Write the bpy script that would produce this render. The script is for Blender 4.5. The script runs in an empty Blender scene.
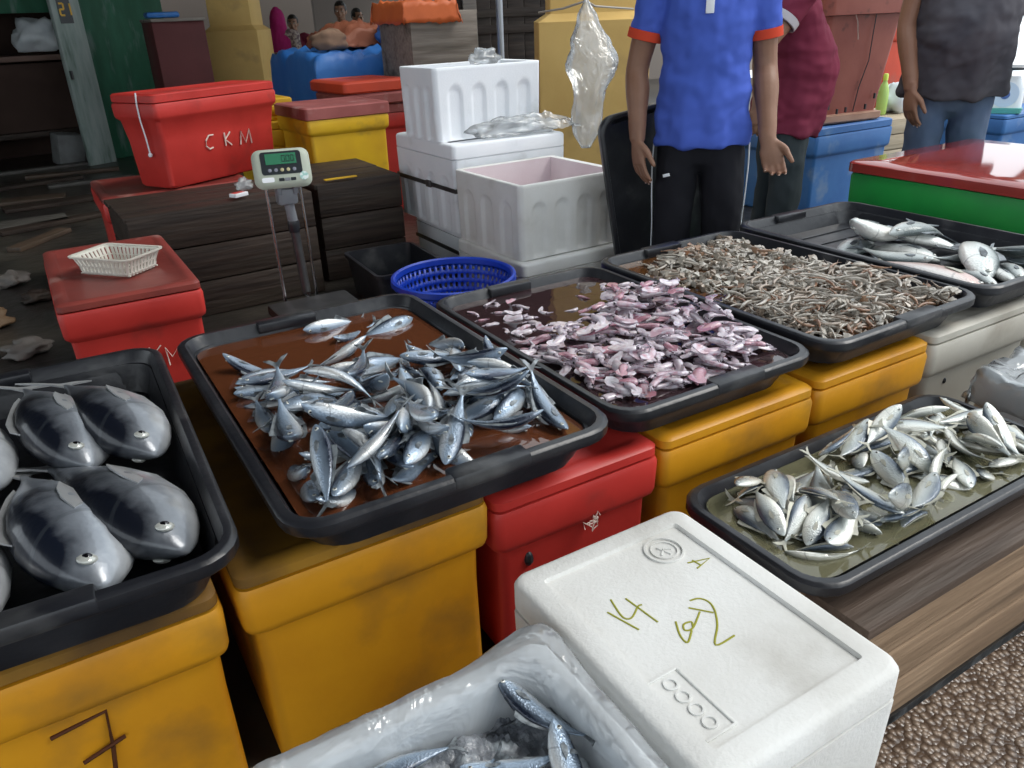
import bpy, bmesh, math, random
from math import sin, cos, pi, radians, atan2, hypot, sqrt
from mathutils import Vector, Matrix, Quaternion, noise

SC = bpy.context.scene
COL = SC.collection
random.seed(7)

# ------------------------------------------------------------------ camera
cd = bpy.data.cameras.new('camera'); cam = bpy.data.objects.new('camera', cd); COL.objects.link(cam)
_P, _R, _Y = .43983, -.03853, .53
def _rt(x, y, z): return Vector((x*cos(_Y)+y*sin(_Y), -x*sin(_Y)+y*cos(_Y), z))
_r0, _f, _u0 = _rt(1, 0, 0), _rt(0, cos(_P), -sin(_P)), _rt(0, sin(_P), cos(_P))
_r = cos(_R)*_r0 + sin(_R)*_u0; _u = -sin(_R)*_r0 + cos(_R)*_u0
m = Matrix.Identity(4)
for i, v in enumerate((_r, _u, -_f)):
    for k in range(3): m[k][i] = v[k]
m[2][3] = 1.2306
cam.matrix_world = m
cd.sensor_width = 36; cd.lens = 784.9/1024*36; cd.clip_start = .02; cd.clip_end = 200
SC.camera = cam

# ------------------------------------------------------------------ light and exposure
SC.view_settings.view_transform = 'Standard'; SC.view_settings.look = 'None'
SC.view_settings.gamma = 1; SC.view_settings.exposure = 0.5
try: SC.view_settings.use_curve_mapping = False
except Exception: pass
w = bpy.data.worlds.new('overcast_sky'); SC.world = w; w.use_nodes = True
bg = w.node_tree.nodes['Background']; bg.inputs[0].default_value = (.86, .94, 1, 1); bg.inputs[1].default_value = 1.15
sd = bpy.data.lights.new('hazy_sun', 'SUN'); sd.energy = 1.3; sd.angle = radians(25); sd.color = (1, .96, .9)
so = bpy.data.objects.new('hazy_sun', sd); COL.objects.link(so)
so.rotation_euler = Vector((-.75, .35, -.95)).to_track_quat('-Z', 'Y').to_euler()

# ------------------------------------------------------------------ helpers
def clampc(c): return (c[0], c[1], c[2], 1)
_mats = {}
def mat(name, col, rough=.5, spec=.5, metal=0., col2=None, nscale=6., amt=(.4, .7), bump=0., bscale=60., grime=None, gscale=3., gamt=(.55, .75), coat=0., dim='Object', stretch=None, sss=0.):
    """procedural surface: base colour broken up with a second colour and grime, plus bump"""
    if name in _mats: return _mats[name]
    M = bpy.data.materials.new(name); M.use_nodes = True; nt = M.node_tree; N, L = nt.nodes, nt.links
    b = N['Principled BSDF']
    b.inputs['Base Color'].default_value = clampc(col); b.inputs['Roughness'].default_value = rough
    b.inputs['Specular IOR Level'].default_value = spec; b.inputs['Metallic'].default_value = metal
    b.inputs['Coat Weight'].default_value = coat; b.inputs['Coat Roughness'].default_value = .08
    if sss: b.inputs['Subsurface Weight'].default_value = sss; b.inputs['Subsurface Radius'].default_value = (.02, .01, .006)
    tc = N.new('ShaderNodeTexCoord'); src = tc.outputs[dim]
    if stretch:
        mp = N.new('ShaderNodeMapping'); mp.inputs['Scale'].default_value = stretch; L.new(src, mp.inputs[0]); src = mp.outputs[0]
    def layer(prev, c, sc, a, det):
        n = N.new('ShaderNodeTexNoise'); n.inputs['Scale'].default_value = sc; n.inputs['Detail'].default_value = det; L.new(src, n.inputs['Vector'])
        r = N.new('ShaderNodeMapRange'); r.inputs[1].default_value = a[0]; r.inputs[2].default_value = a[1]; L.new(n.outputs[0], r.inputs[0])
        mx = N.new('ShaderNodeMix'); mx.data_type = 'RGBA'; L.new(r.outputs[0], mx.inputs[0])
        if prev is None: mx.inputs[6].default_value = clampc(col)
        else: L.new(prev, mx.inputs[6])
        mx.inputs[7].default_value = clampc(c); return mx.outputs[2]
    o = None
    if col2: o = layer(o, col2, nscale, amt, 5)
    if grime: o = layer(o, grime, gscale, gamt, 8)
    if o: L.new(o, b.inputs['Base Color'])
    if bump:
        n = N.new('ShaderNodeTexNoise'); n.inputs['Scale'].default_value = bscale; n.inputs['Detail'].default_value = 4; L.new(src, n.inputs['Vector'])
        bp = N.new('ShaderNodeBump'); bp.inputs['Strength'].default_value = bump; bp.inputs['Distance'].default_value = .01
        L.new(n.outputs[0], bp.inputs['Height']); L.new(bp.outputs[0], b.inputs['Normal'])
    _mats[name] = M; return M

def film(name, col=(.9, .93, .95), solid=.25, gloss=.35, rough=.12, bump=.5, bscale=14):
    """thin wrinkled plastic film: part clear, part milky, with a sheen"""
    if name in _mats: return _mats[name]
    M = bpy.data.materials.new(name); M.use_nodes = True; nt = M.node_tree; N, L = nt.nodes, nt.links
    N.remove(N['Principled BSDF']); out = N['Material Output']
    tr = N.new('ShaderNodeBsdfTransparent'); df = N.new('ShaderNodeBsdfDiffuse'); tl = N.new('ShaderNodeBsdfTranslucent'); gl = N.new('ShaderNodeBsdfGlossy')
    df.inputs[0].default_value = clampc(col); tl.inputs[0].default_value = clampc(col); gl.inputs['Roughness'].default_value = rough
    tr.inputs[0].default_value = (.97, .98, .98, 1)
    tc = N.new('ShaderNodeTexCoord'); n = N.new('ShaderNodeTexNoise'); n.inputs['Scale'].default_value = bscale; n.inputs['Detail'].default_value = 3; n.inputs['Distortion'].default_value = 1.2
    L.new(tc.outputs['Object'], n.inputs['Vector'])
    bp = N.new('ShaderNodeBump'); bp.inputs['Strength'].default_value = bump; bp.inputs['Distance'].default_value = .03; L.new(n.outputs[0], bp.inputs['Height'])
    L.new(bp.outputs[0], gl.inputs['Normal']); L.new(bp.outputs[0], df.inputs['Normal'])
    m0 = N.new('ShaderNodeMixShader'); m0.inputs[0].default_value = .5; L.new(df.outputs[0], m0.inputs[1]); L.new(tl.outputs[0], m0.inputs[2])
    m1 = N.new('ShaderNodeMixShader'); m1.inputs[0].default_value = solid; L.new(tr.outputs[0], m1.inputs[1]); L.new(m0.outputs[0], m1.inputs[2])
    lw = N.new('ShaderNodeFresnel'); lw.inputs[0].default_value = 1.4; L.new(bp.outputs[0], lw.inputs['Normal'])
    mm = N.new('ShaderNodeMath'); mm.operation = 'MULTIPLY_ADD'; mm.inputs[1].default_value = .9; mm.inputs[2].default_value = gloss*.15; L.new(lw.outputs[0], mm.inputs[0])
    m2 = N.new('ShaderNodeMixShader'); L.new(mm.outputs[0], m2.inputs[0]); L.new(m1.outputs[0], m2.inputs[1]); L.new(gl.outputs[0], m2.inputs[2])
    L.new(m2.outputs[0], out.inputs[0]); _mats[name] = M; return M

def water(name, col, clear=.4, tint=(.8, .75, .6), ripple=.08):
    """murky water surface: tinted see-through, silt and a mirror-like skin"""
    if name in _mats: return _mats[name]
    M = bpy.data.materials.new(name); M.use_nodes = True; nt = M.node_tree; N, L = nt.nodes, nt.links
    N.remove(N['Principled BSDF']); out = N['Material Output']
    tr = N.new('ShaderNodeBsdfTransparent'); tr.inputs[0].default_value = clampc(tint)
    df = N.new('ShaderNodeBsdfDiffuse'); df.inputs[0].default_value = clampc(col)
    gl = N.new('ShaderNodeBsdfGlossy'); gl.inputs['Roughness'].default_value = .02
    tc = N.new('ShaderNodeTexCoord'); n = N.new('ShaderNodeTexNoise'); n.inputs['Scale'].default_value = 9; L.new(tc.outputs['Object'], n.inputs['Vector'])
    bp = N.new('ShaderNodeBump'); bp.inputs['Strength'].default_value = ripple; bp.inputs['Distance'].default_value = .02; L.new(n.outputs[0], bp.inputs['Height'])
    L.new(bp.outputs[0], gl.inputs['Normal'])
    m1 = N.new('ShaderNodeMixShader'); m1.inputs[0].default_value = clear; L.new(df.outputs[0], m1.inputs[1]); L.new(tr.outputs[0], m1.inputs[2])
    fr = N.new('ShaderNodeFresnel'); fr.inputs[0].default_value = 1.42; L.new(bp.outputs[0], fr.inputs['Normal'])
    mg = N.new('ShaderNodeMath'); mg.operation = 'MULTIPLY'; mg.inputs[1].default_value = 1.6; mg.use_clamp = True; L.new(fr.outputs[0], mg.inputs[0])
    m2 = N.new('ShaderNodeMixShader'); L.new(mg.outputs[0], m2.inputs[0]); L.new(m1.outputs[0], m2.inputs[1]); L.new(gl.outputs[0], m2.inputs[2])
    L.new(m2.outputs[0], out.inputs[0]); _mats[name] = M; return M

def wood(name, c1, c2, rough=.75, along='x', grime=(.05, .04, .03), board=0.):
    if name in _mats: return _mats[name]
    s = {'x': (2, 26, 26), 'y': (26, 2, 26), 'z': (26, 26, 2)}[along]
    return mat(name, c1, rough, .3, 0, c2, 1.6, (.35, .68), .5, 2.2, grime, .5, (.5, .78), stretch=s)

def rr(w, l, r, z, cx=0, cy=0, n=5):
    """rounded rectangle ring"""
    pts = []; r = max(1e-4, min(r, w/2-1e-4, l/2-1e-4))
    for (sx, sy, a0) in ((1, 1, 0), (-1, 1, 90), (-1, -1, 180), (1, -1, 270)):
        for k in range(n+1):
            a = radians(a0+90*k/n)
            pts.append(Vector((cx+sx*(w/2-r)+r*cos(a), cy+sy*(l/2-r)+r*sin(a), z)))
    return pts

class MB:
    def __init__(self): self.bm = bmesh.new(); self.mi = 0
    def face(self, vs):
        try:
            f = self.bm.faces.new(vs); f.material_index = self.mi; return f
        except ValueError: return None
    def loft(self, rings, cap0=True, cap1=True, closed=True):
        R = [[self.bm.verts.new(p) for p in r] for r in rings]; n = len(R[0])
        for a, b in zip(R, R[1:]):
            for i in range(n if closed else n-1):
                j = (i+1) % n; self.face((a[i], a[j], b[j], b[i]))
        if cap0: self.face(R[0][::-1])
        if cap1: self.face(R[-1])
        return R
    def box(self, c, s, rot=None, bev=0., seg=2):
        r = bmesh.ops.create_cube(self.bm, size=1.); vs = r['verts']
        for v in vs: v.co = Vector((v.co.x*s[0], v.co.y*s[1], v.co.z*s[2]))
        if bev:
            es = list({e for v in vs for e in v.link_edges})
            q = bmesh.ops.bevel(self.bm, geom=es, offset=min(bev, min(s)*.45), segments=seg, profile=.5, affect='EDGES', clamp_overlap=True)
            vs = list({v for f in q['faces'] for v in f.verts} | {v for v in vs if v.is_valid})
        M = Matrix.Translation(Vector(c)) @ (rot.to_4x4() if rot else Matrix.Identity(4))
        fs = {f for v in vs for f in v.link_faces}
        for f in fs: f.material_index = self.mi
        bmesh.ops.transform(self.bm, matrix=M, verts=vs); return vs
    def bar(self, a, b, w, t, bev=0., up=(0, 0, 1)):
        a, b = Vector(a), Vector(b); d = b-a; L = d.length; d.normalize(); upv = Vector(up)
        if abs(d.dot(upv)) > .98: upv = Vector((0, 1, 0))
        s = d.cross(upv).normalized(); u = s.cross(d)
        R = Matrix((d, s, u)).transposed()
        return self.box((a+b)/2, (L, w, t), R, bev)
    def tube(self, pts, rad, n=8, cap=True, flat=1.):
        pts = [Vector(p) for p in pts]; rings = []
        for i, p in enumerate(pts):
            d = (pts[min(i+1, len(pts)-1)]-pts[max(i-1, 0)]).normalized()
            up = Vector((0, 0, 1)) if abs(d.z) < .95 else Vector((0, 1, 0))
            s = d.cross(up).normalized(); u = s.cross(d)
            r = rad[i] if isinstance(rad, (list, tuple)) else rad
            rings.append([p + s*r*cos(2*pi*k/n) + u*r*flat*sin(2*pi*k/n) for k in range(n)])
        return self.loft(rings, cap, cap)
    def lathe(self, prof, n=24, c=(0, 0, 0), cap0=False, cap1=False, sx=1., sy=1.):
        c = Vector(c)
        return self.loft([[c+Vector((r*sx*cos(2*pi*k/n), r*sy*sin(2*pi*k/n), z)) for k in range(n)] for r, z in prof], cap0, cap1)
    def ball(self, c, r, n=10, m=6, rot=None):
        c = Vector(c); r = Vector(r) if not isinstance(r, (int, float)) else Vector((r, r, r)); rings = []
        for i in range(m+1):
            a = pi*(i/m)*.998+.003
            rg = [Vector((r.x*sin(a)*cos(2*pi*k/n), r.y*sin(a)*sin(2*pi*k/n), -r.z*cos(a))) for k in range(n)]
            rings.append([c+(rot @ p if rot else p) for p in rg])
        return self.loft(rings)
    def plate(self, outline, n, t):
        """flat outline (Vectors) thickened by t along n"""
        n = Vector(n).normalized()*t/2
        return self.loft([[Vector(p)-n for p in outline], [Vector(p)+n for p in outline]])

def mesh_from(name, bm, mats, sharp=38, smooth=True):
    bmesh.ops.recalc_face_normals(bm, faces=bm.faces)
    if smooth:
        th = radians(sharp)
        for f in bm.faces: f.smooth = True
        for e in bm.edges:
            if len(e.link_faces) == 2 and e.calc_face_angle(0) > th: e.smooth = False
    me = bpy.data.meshes.new(name); bm.to_mesh(me); bm.free()
    for mm in (mats if isinstance(mats, (list, tuple)) else [mats]): me.materials.append(mm)
    return me

def put(name, data, parent=None, loc=(0, 0, 0), rot=(0, 0, 0), scale=None):
    o = bpy.data.objects.new(name, data); COL.objects.link(o)
    if parent: o.parent = parent
    o.location = loc; o.rotation_euler = rot
    if scale: o.scale = scale if isinstance(scale, (tuple, list)) else (scale,)*3
    return o
def obj(name, mb, mats, parent=None, loc=(0, 0, 0), rot=(0, 0, 0), sharp=38, smooth=True):
    return put(name, mesh_from(name, mb.bm, mats, sharp, smooth), parent, loc, rot)
def tag(o, label, cat, group=None, kind=None):
    o['label'] = label; o['category'] = cat
    if group: o['group'] = group
    if kind: o['kind'] = kind
    return o
def thing(name, label, cat, loc=(0, 0, 0), rz=0., group=None):
    return tag(put(name, None, None, loc, (0, 0, rz)), label, cat, group)
def struct(name, mb, mats, **k):
    o = obj(name, mb, mats, **k); o['kind'] = 'structure'; return o
def fbm(x, y, z=0., o=3):
    return noise.fractal(Vector((x, y, z)), .6, 2., o)

# ------------------------------------------------------------------ materials
BLACKP = mat('black_plastic', (.012, .013, .017), .33, .5, 0, (.03, .031, .036), 9, (.45, .75), .12, 40, (.09, .09, .09), 7, (.62, .85))
YEL = mat('yellow_plastic', (.68, .31, .012), .42, .4, 0, (.55, .23, .01), 4, (.35, .7), .06, 30, (.2, .11, .03), 5, (.52, .8))
YEL2 = mat('bright_yellow_plastic', (.75, .46, .02), .45, .4, 0, (.62, .34, .02), 4, (.4, .7), .05, 30, (.2, .12, .05), 5, (.6, .8))
RED = mat('red_plastic', (.54, .04, .032), .42, .4, 0, (.4, .025, .02), 4, (.4, .7), .05, 30, (.13, .03, .025), 5, (.6, .82))
REDLID = mat('worn_red_lid', (.26, .05, .04), .38, .5, 0, (.17, .035, .03), 5, (.35, .7), .1, 25, (.38, .22, .19), 7, (.6, .8))
PINKLID = mat('faded_pink_lid', (.38, .12, .11), .6, .3, 0, (.26, .07, .065), 5, (.35, .7), .1, 25, (.5, .3, .28), 7, (.6, .8))
ORED = mat('orange_red_plastic', (.62, .07, .03), .5, .4, 0, (.5, .06, .03), 4, (.4, .7), .05, 30, (.3, .12, .09), 6, (.6, .85))
GRN = mat('green_plastic', (.012, .3, .05), .4, .4, 0, (.01, .22, .045), 4, (.4, .7), .05, 30)
BLU = mat('blue_plastic', (.035, .13, .36), .45, .4, 0, (.05, .17, .42), 5, (.4, .7), .06, 30, (.2, .28, .4), 6, (.6, .8))
CREAM = mat('dirty_white_plastic', (.52, .49, .43), .45, .4, 0, (.42, .39, .33), 3, (.35, .7), .06, 30, (.2, .16, .12), 4, (.58, .82))
MAROON = mat('brown_red_plastic', (.31, .095, .07), .5, .35, 0, (.24, .065, .05), 4, (.35, .7), .08, 30, (.07, .03, .025), 14, (.62, .8))
FOAM = mat('white_foam', (.84, .86, .89), .75, .25, 0, (.78, .81, .85), 5, (.4, .7), .12, 160, (.5, .5, .48), 5, (.6, .85))
FOAMG = mat('grubby_foam', (.74, .74, .72), .75, .25, 0, (.64, .63, .6), 5, (.4, .7), .15, 160, (.4, .38, .34), 4, (.58, .82))
FOAMIN = mat('stained_foam', (.74, .66, .68), .7, .25, 0, (.66, .55, .58), 4, (.35, .7), .1, 120)
DWOOD = wood('dark_wet_wood', (.022, .015, .012), (.048, .033, .025), .6)
GWOOD = wood('grey_weathered_wood', (.19, .165, .145), (.27, .24, .21), .8)
BWOOD = wood('brown_wood', (.2, .13, .08), (.3, .205, .13), .75, grime=(.09, .06, .04))
LWOOD = wood('pale_wood', (.42, .34, .24), (.5, .42, .31), .8, grime=(.2, .15, .1))
PAINTY = mat('yellow_wall_paint', (.62, .42, .15), .75, .2, 0, (.54, .35, .12), 3, (.35, .7), .15, 25, (.33, .23, .1), 3.5, (.58, .8))
GREENW = mat('green_painted_wood', (.02, .1, .055), .55, .3, 0, (.03, .14, .08), 3, (.4, .7), .2, 30, (.2, .25, .24), 2.2, (.58, .8), stretch=(4, 4, 1))
PALEW = mat('flaking_pale_green_wood', (.36, .41, .39), .7, .3, 0, (.24, .31, .28), 3, (.35, .65), .3, 40, (.1, .15, .12), 3, (.6, .8), stretch=(6, 6, 1))
MAROONW = mat('maroon_board', (.12, .03, .03), .6, .3, 0, (.09, .022, .022), 3, (.4, .7))
STEEL = mat('brushed_steel', (.6, .6, .62), .25, .5, 1.)
DSTEEL = mat('dark_steel', (.1, .1, .105), .4, .5, .7, (.16, .16, .16), 12, (.4, .7))
PALEG = mat('grey_green_casing', (.42, .46, .38), .5, .4)
DARKP = mat('dark_panel', (.02, .025, .03), .35, .5)
LINK = mat('olive_marker_ink', (.3, .3, .04), .7, .2)
WINK = mat('pale_scratched_paint', (.75, .62, .55), .7, .2)
BINK = mat('brown_marker_ink', (.07, .022, .008), .7, .2)
BLUEPL = mat('royal_blue_plastic', (.008, .045, .42), .35, .5, 0, (.006, .035, .34), 6, (.4, .7))
CLEAR = film('clear_plastic_film', solid=.32)
MILKY = film('milky_plastic_film', (.82, .85, .87), solid=.5, gloss=.5, bump=.5, bscale=11)
# ------------------------------------------------------------------ the setting
FLOORM = mat('wet_dark_concrete', (.02, .018, .017), .3, .6, 0, (.055, .048, .038), 1.2, (.4, .65), .5, 14, (.012, .011, .01), 2.5, (.5, .7))
def pebble_mat():
    M = bpy.data.materials.new('exposed_pebble_concrete'); M.use_nodes = True; nt = M.node_tree; N, L = nt.nodes, nt.links; b = N['Principled BSDF']
    tc = N.new('ShaderNodeTexCoord'); v = N.new('ShaderNodeTexVoronoi'); v.inputs['Scale'].default_value = 85; L.new(tc.outputs['Object'], v.inputs['Vector'])
    n = N.new('ShaderNodeTexNoise'); n.inputs['Scale'].default_value = 5; n.inputs['Detail'].default_value = 6; L.new(tc.outputs['Object'], n.inputs['Vector'])
    cr = N.new('ShaderNodeValToRGB'); L.new(v.outputs['Distance'], cr.inputs[0])
    cr.color_ramp.elements[0].color = (.46, .37, .3, 1); cr.color_ramp.elements[1].color = (.11, .075, .055, 1); cr.color_ramp.elements[1].position = .62
    mx = N.new('ShaderNodeMix'); mx.data_type = 'RGBA'; mx.blend_type = 'MULTIPLY'; mx.inputs[0].default_value = .6; L.new(cr.outputs[0], mx.inputs[6])
    r2 = N.new('ShaderNodeValToRGB'); L.new(n.outputs[0], r2.inputs[0]); r2.color_ramp.elements[0].position = .35; r2.color_ramp.elements[1].position = .65
    r2.color_ramp.elements[0].color = (.35, .28, .22, 1); r2.color_ramp.elements[1].color = (1, .95, .88, 1); L.new(r2.outputs[0], mx.inputs[7])
    L.new(mx.outputs[2], b.inputs['Base Color']); b.inputs['Roughness'].default_value = .22
    bp = N.new('ShaderNodeBump'); bp.inputs['Strength'].default_value = .9; bp.inputs['Distance'].default_value = .008; bp.invert = True
    L.new(v.outputs['Distance'], bp.inputs['Height']); L.new(bp.outputs[0], b.inputs['Normal']); return M
g = MB(); g.box((0, 8.5, -.05), (24, 15.86, .1)); struct('floor', g, FLOORM)
g = MB(); g.box((0, -2.23, -.05), (24, 5.58, .1)); struct('floor_front', g, pebble_mat())
CEILM = mat('dark_corrugated_ceiling', (.1, .09, .08), .8, .2, 0, (.14, .12, .1), 2)
g = MB(); g.box((-1.2, 5.5, 3.05), (5.4, 15, .1)); struct('ceiling', g, CEILM)
g = MB(); g.box((4.0, 10.3, 3.05), (5.0, 9, .1)); struct('ceiling_rear', g, CEILM)
g = MB(); g.box((-3.9, 9.5, 1.5), (.1, 7.5, 3)); struct('light_blocker_left', g, mat('dark_light_blocker', (.06, .05, .045), .85, .2))  # unseen wall, added to block light and keep the left side dark
g = MB(); g.box((-2.2, 13.2, 1.5), (7.6, .1, 3)); g.box((13.2, 12.6, .85), (18, .1, 1.7)); g.box((4.6, 15.8, 1.5), (6, .1, 3)); struct('wall_back', g, mat('rear_shop_wall', (.2, .17, .15), .85, .2))
# stepped yellow posts that carry the roof
def post(name, cx, cy, wb, ws, rz=0):
    g = MB(); g.loft([rr(wb, wb, .012, 0, n=2), rr(wb, wb, .012, 1.18, n=2), rr(ws, ws, .012, 1.225, n=2), rr(ws, ws, .012, 3.0, n=2)])
    return struct(name, g, PAINTY, loc=(cx, cy, 0), rot=(0, 0, rz))
post('pillar_1', 3.30, 4.48, .68, .53, -.53)
post('pillar_2', 2.17, 8.95, .53, .42, -.53)

# ------------------------------------------------------------------ trays
def inner(W, L, z, H, r=.05, inset=.028, taper=.03):
    k = 1-z/H
    return rr(W-2*inset-2*taper*k, L-2*inset-2*taper*k, r, z)
def tray_mesh(W, L, H, r=.07):
    g = MB()
    g.loft([rr(W-.1, L-.1, r, 0), rr(W-.075, L-.075, r, H*.45), rr(W-.062, L-.062, r, H-.026), rr(W-.006, L-.006, r, H-.028), rr(W, L, r, H-.022), rr(W, L, r, H-.006), rr(W-.008, L-.008, r, H-.001),
            rr(W-.014, L-.014, r, H), rr(W-.036, L-.036, r-.01, H), rr(W-.044, L-.044, r-.014, H-.006), rr(W-.075, L-.075, r-.016, H*.5), rr(W-.1, L-.1, r-.02, .012)])
    return g
def tray(label, cx, cy, rim, W, L, H, rz=0., ribs=False, name='display_tray', grips=True):
    t = thing(name, label, 'tray', (cx, cy, rim-H), rz)
    obj('tray_shell', tray_mesh(W, L, H), BLACKP, t)
    if grips:
        for s in (-1, 1):
            g = MB(); g.box((-W*.06*s, s*(L/2-.019), H-.011), (W*.24, .041, .026), bev=.005); obj('grip', g, BLACKP, t)
    if ribs:
        g = MB()
        for k in range(9): g.box((0, -L/2+.12+k*(L-.24)/8, .0135), (W-.16, .012, .006), bev=.002)
        obj('floor_ribs', g, BLACKP, t)
    return t
T1 = (-.163, 1.5, .54, .62, .966, .10, -.03); T2 = (.508, 1.484, .543, .628, .966, .09, 0.)
T3 = (1.167, 1.509, .505, .584, .883, .085, 0.); T4 = (1.784, 1.513, .514, .624, .912, .085, .014); T5 = (2.424, 1.527, .521, .622, .94, .085, -.004)
T6 = (1.38, .812, .338, .86, .372, .07, 0.)
tray('black display tray of big round tuna, leftmost of the row', *T1)
tray('black display tray of silver scad in brown water, beside the tuna tray', *T2)
tray('black display tray of pink squid in the middle of the row', *T3)
tray('black display tray heaped full with small grey shrimp', *T4)
tray('black ribbed display tray of large silver fish by the green bin', *T5, ribs=True)
tray('narrow black tray of small silver fish on the low timber block', *T6, grips=False)

def water_in(name, T, z, M, label, cat='water'):
    cx, cy, rim, W, L, H, rz = T; g = MB()
    g.face([g.bm.verts.new(p) for p in inner(W, L, z, H)])
    o = obj(name, g, M, None, (cx, cy, rim-H), (0, 0, rz))
    if o.data.polygons[0].normal.z < 0: o.data.flip_normals()
    return tag(o, label, cat, kind='stuff')
water_in('scad_tray_water', T2, .06, water('brown_fish_water', (.16, .05, .02), .3, (.6, .28, .14)), 'brown bloody water lying around the scad in the tray')
water_in('squid_tray_water', T3, .062, water('purple_squid_water', (.07, .035, .04), .5, (.5, .35, .36)), 'dark purplish water around the pink squid')
water_in('shrimp_tray_water', T4, .058, water('rusty_shrimp_water', (.13, .055, .02), .3, (.6, .4, .25)), 'rust brown water between the grey shrimp')
water_in('small_fish_tray_water', T6, .054, water('yellowish_fish_water', (.36, .34, .2), .6, (.82, .79, .6)), 'cloudy yellowish water around the small silver fish')

# ------------------------------------------------------------------ insulated fish bins
def fish_bin(label, cx, cy, z0, w, l, h, body, lidm, rz=0., name='fish_bin', lid_t=.032, band=.095, taper=.018, lid_over=.0, cat='bin', group=None, lidlabel=None):
    h -= .002
    t = thing(name, label, cat, (cx, cy, z0), rz, group); r = .022; hb = h-lid_t
    g = MB(); tp = taper
    g.loft([rr(w-2*tp-.02, l-2*tp-.02, r, 0), rr(w-2*tp, l-2*tp, r, .012), rr(w-tp-.02, l-tp-.02, r, hb*.55), rr(w-.034, l-.034, r, hb-band-.008), rr(w-.006, l-.006, r, hb-band+.006), rr(w, l, r, hb-band+.018),
            rr(w+.004, l+.004, r, hb-.012), rr(w-.004, l-.004, r, hb)], True, False)
    g.loft([rr(w-.004, l-.004, r, hb), rr(w-.05, l-.05, r, hb), rr(w-.08, l-.08, r, .05)], False, True)
    obj('bin_body', g, body, t)
    g = MB(); o = lid_over
    g.loft([rr(w-.02+o, l-.02+o, r, hb+.001), rr(w-.004+o, l-.004+o, r, hb+.006), rr(w-.004+o, l-.004+o, r, h-.008), rr(w-.02+o, l-.02+o, r, h-.001), rr(w-.07, l-.07, r, h), rr(w-.08, l-.08, r, h-.004)])
    lo = obj('bin_lid', g, lidm, t)
    if lidlabel: lo['label'] = lidlabel
    return t
def strokes(name, parent, lines, M, r=.003, sq=1.):
    g = MB()
    for ln in lines: g.tube(ln, r, 6, True, sq)
    return obj(name, g, M, parent)

YELDSHADE = mat('dirty_shaded_yellow_lid', (.34, .17, .02), .5, .3, 0, (.16, .08, .02), 5, (.35, .6), .08, 25, (.05, .03, .015), 3, (.45, .7))  # lid dirt, darkened further to paint in the shade between the trays
Y0, BL = 1.075, .86
def row_bin(x0, x1, h, body, lidm, label): return fish_bin(label, (x0+x1)/2, Y0+BL/2, 0, x1-x0, BL, h, body, lidm)
b1 = row_bin(-.40, .088, .436, YEL, YELDSHADE, 'yellow fish bin marked with a cross stroke under the tuna tray')
strokes('marker_mark', b1, [[(-.184+.156, -.415, .275), (-.106+.156, -.413, .284), (-.112+.156, -.418, .215), (-.122+.156, -.428, .150)], [(-.155+.156, -.421, .210), (-.092+.156, -.418, .226)]], BINK, .0035)
row_bin(.112, .572, .449, YEL, YELDSHADE, 'yellow fish bin under the scad tray')
b3 = row_bin(.582, .985, .413, RED, RED, 'bright red fish bin between the yellow bins')
g = MB(); rnd = random.Random(3)
for k in range(9):
    x, z = .02+rnd.uniform(-.012, .012), .285+rnd.uniform(-.012, .012)
    g.tube([(x+rnd.uniform(-.016, .016)*q, -.43-.004, z+rnd.uniform(-.016, .012)*q) for q in (0, .6, 1, 1.3)], .0012, 5)
obj('frayed_twine', g, WINK, b3)
g = MB(); g.ball((-.12, -.41, .24), (.011, .012, .018), 8, 6); obj('punched_hole', g, DARKP, b3)
row_bin(.995, 1.468, .413, YEL, YEL, 'grubby yellow fish bin under the squid tray corner')
row_bin(1.478, 1.915, .42, YEL, YEL, 'grubby yellow fish bin under the shrimp tray')
b6 = row_bin(1.928, 2.45, .428, CREAM, CREAM, 'dirty white fish bin under the large silver fish')
g = MB(); g.ball((-.145, -.408, .26), (.008, .01, .011), 8, 6); obj('punched_hole', g, DARKP, b6)
row_bin(2.46, 2.86, .432, CREAM, CREAM, 'dirty white fish bin at the right end of the row')

# red bin carrying the white basket, behind the tuna tray
rb = fish_bin('red fish bin with worn lid carrying a white plastic basket', .18, 3.12, 0, .44, .80, .462, RED, REDLID, 0, lidlabel='worn dark red lid')
f = -.40-.001
strokes('scratched_letters', rb, [[(x-.18, f+.012, z) for x, z in ln] for ln in (
    [(.247, .185), (.244, .250), (.26, .213), (.282, .240), (.287, .19)], [(.195, .262), (.2, .2)], [(.232, .262), (.2, .23), (.23, .196)])], WINK, .0022)

# big red crate lettered CKM on the long timber crate
ck = fish_bin('big red fish bin lettered CKM on the timber crate', .84, 4.545, .503, .80, .32, .45, RED, RED, radians(29.8), band=.075, taper=.04, lid_t=.045)
def onface(pts): return [(-.35+u, -.116-.07*v-.006, v) for u, v in pts]
for lt in ([[(.285, .222), (.255, .222), (.235, .2), (.232, .172), (.252, .155), (.275, .16)]], [[(.358, .222), (.36, .157)], [(.397, .222), (.36, .188), (.4, .155)]], [[(.462, .148), (.47, .217), (.5, .155), (.53, .219), (.54, .145)]]):
    strokes('painted_letter', ck, [onface(p) for p in lt], WINK, .004)
g = MB(); g.tube([(-.400, -.05, .453), (-.408, -.052, .40), (-.406, -.05, .33), (-.392, -.045, .24), (-.385, -.04, .17)], .004, 6); g.ball((-.385, -.04, .165), .011); obj('white_cord', g, FOAM, ck)
fish_bin('small red fish bin with worn lid squeezed behind the timber crate at left', .62, 4.585, 0, .72, .60, .5, RED, REDLID, .0)

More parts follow.
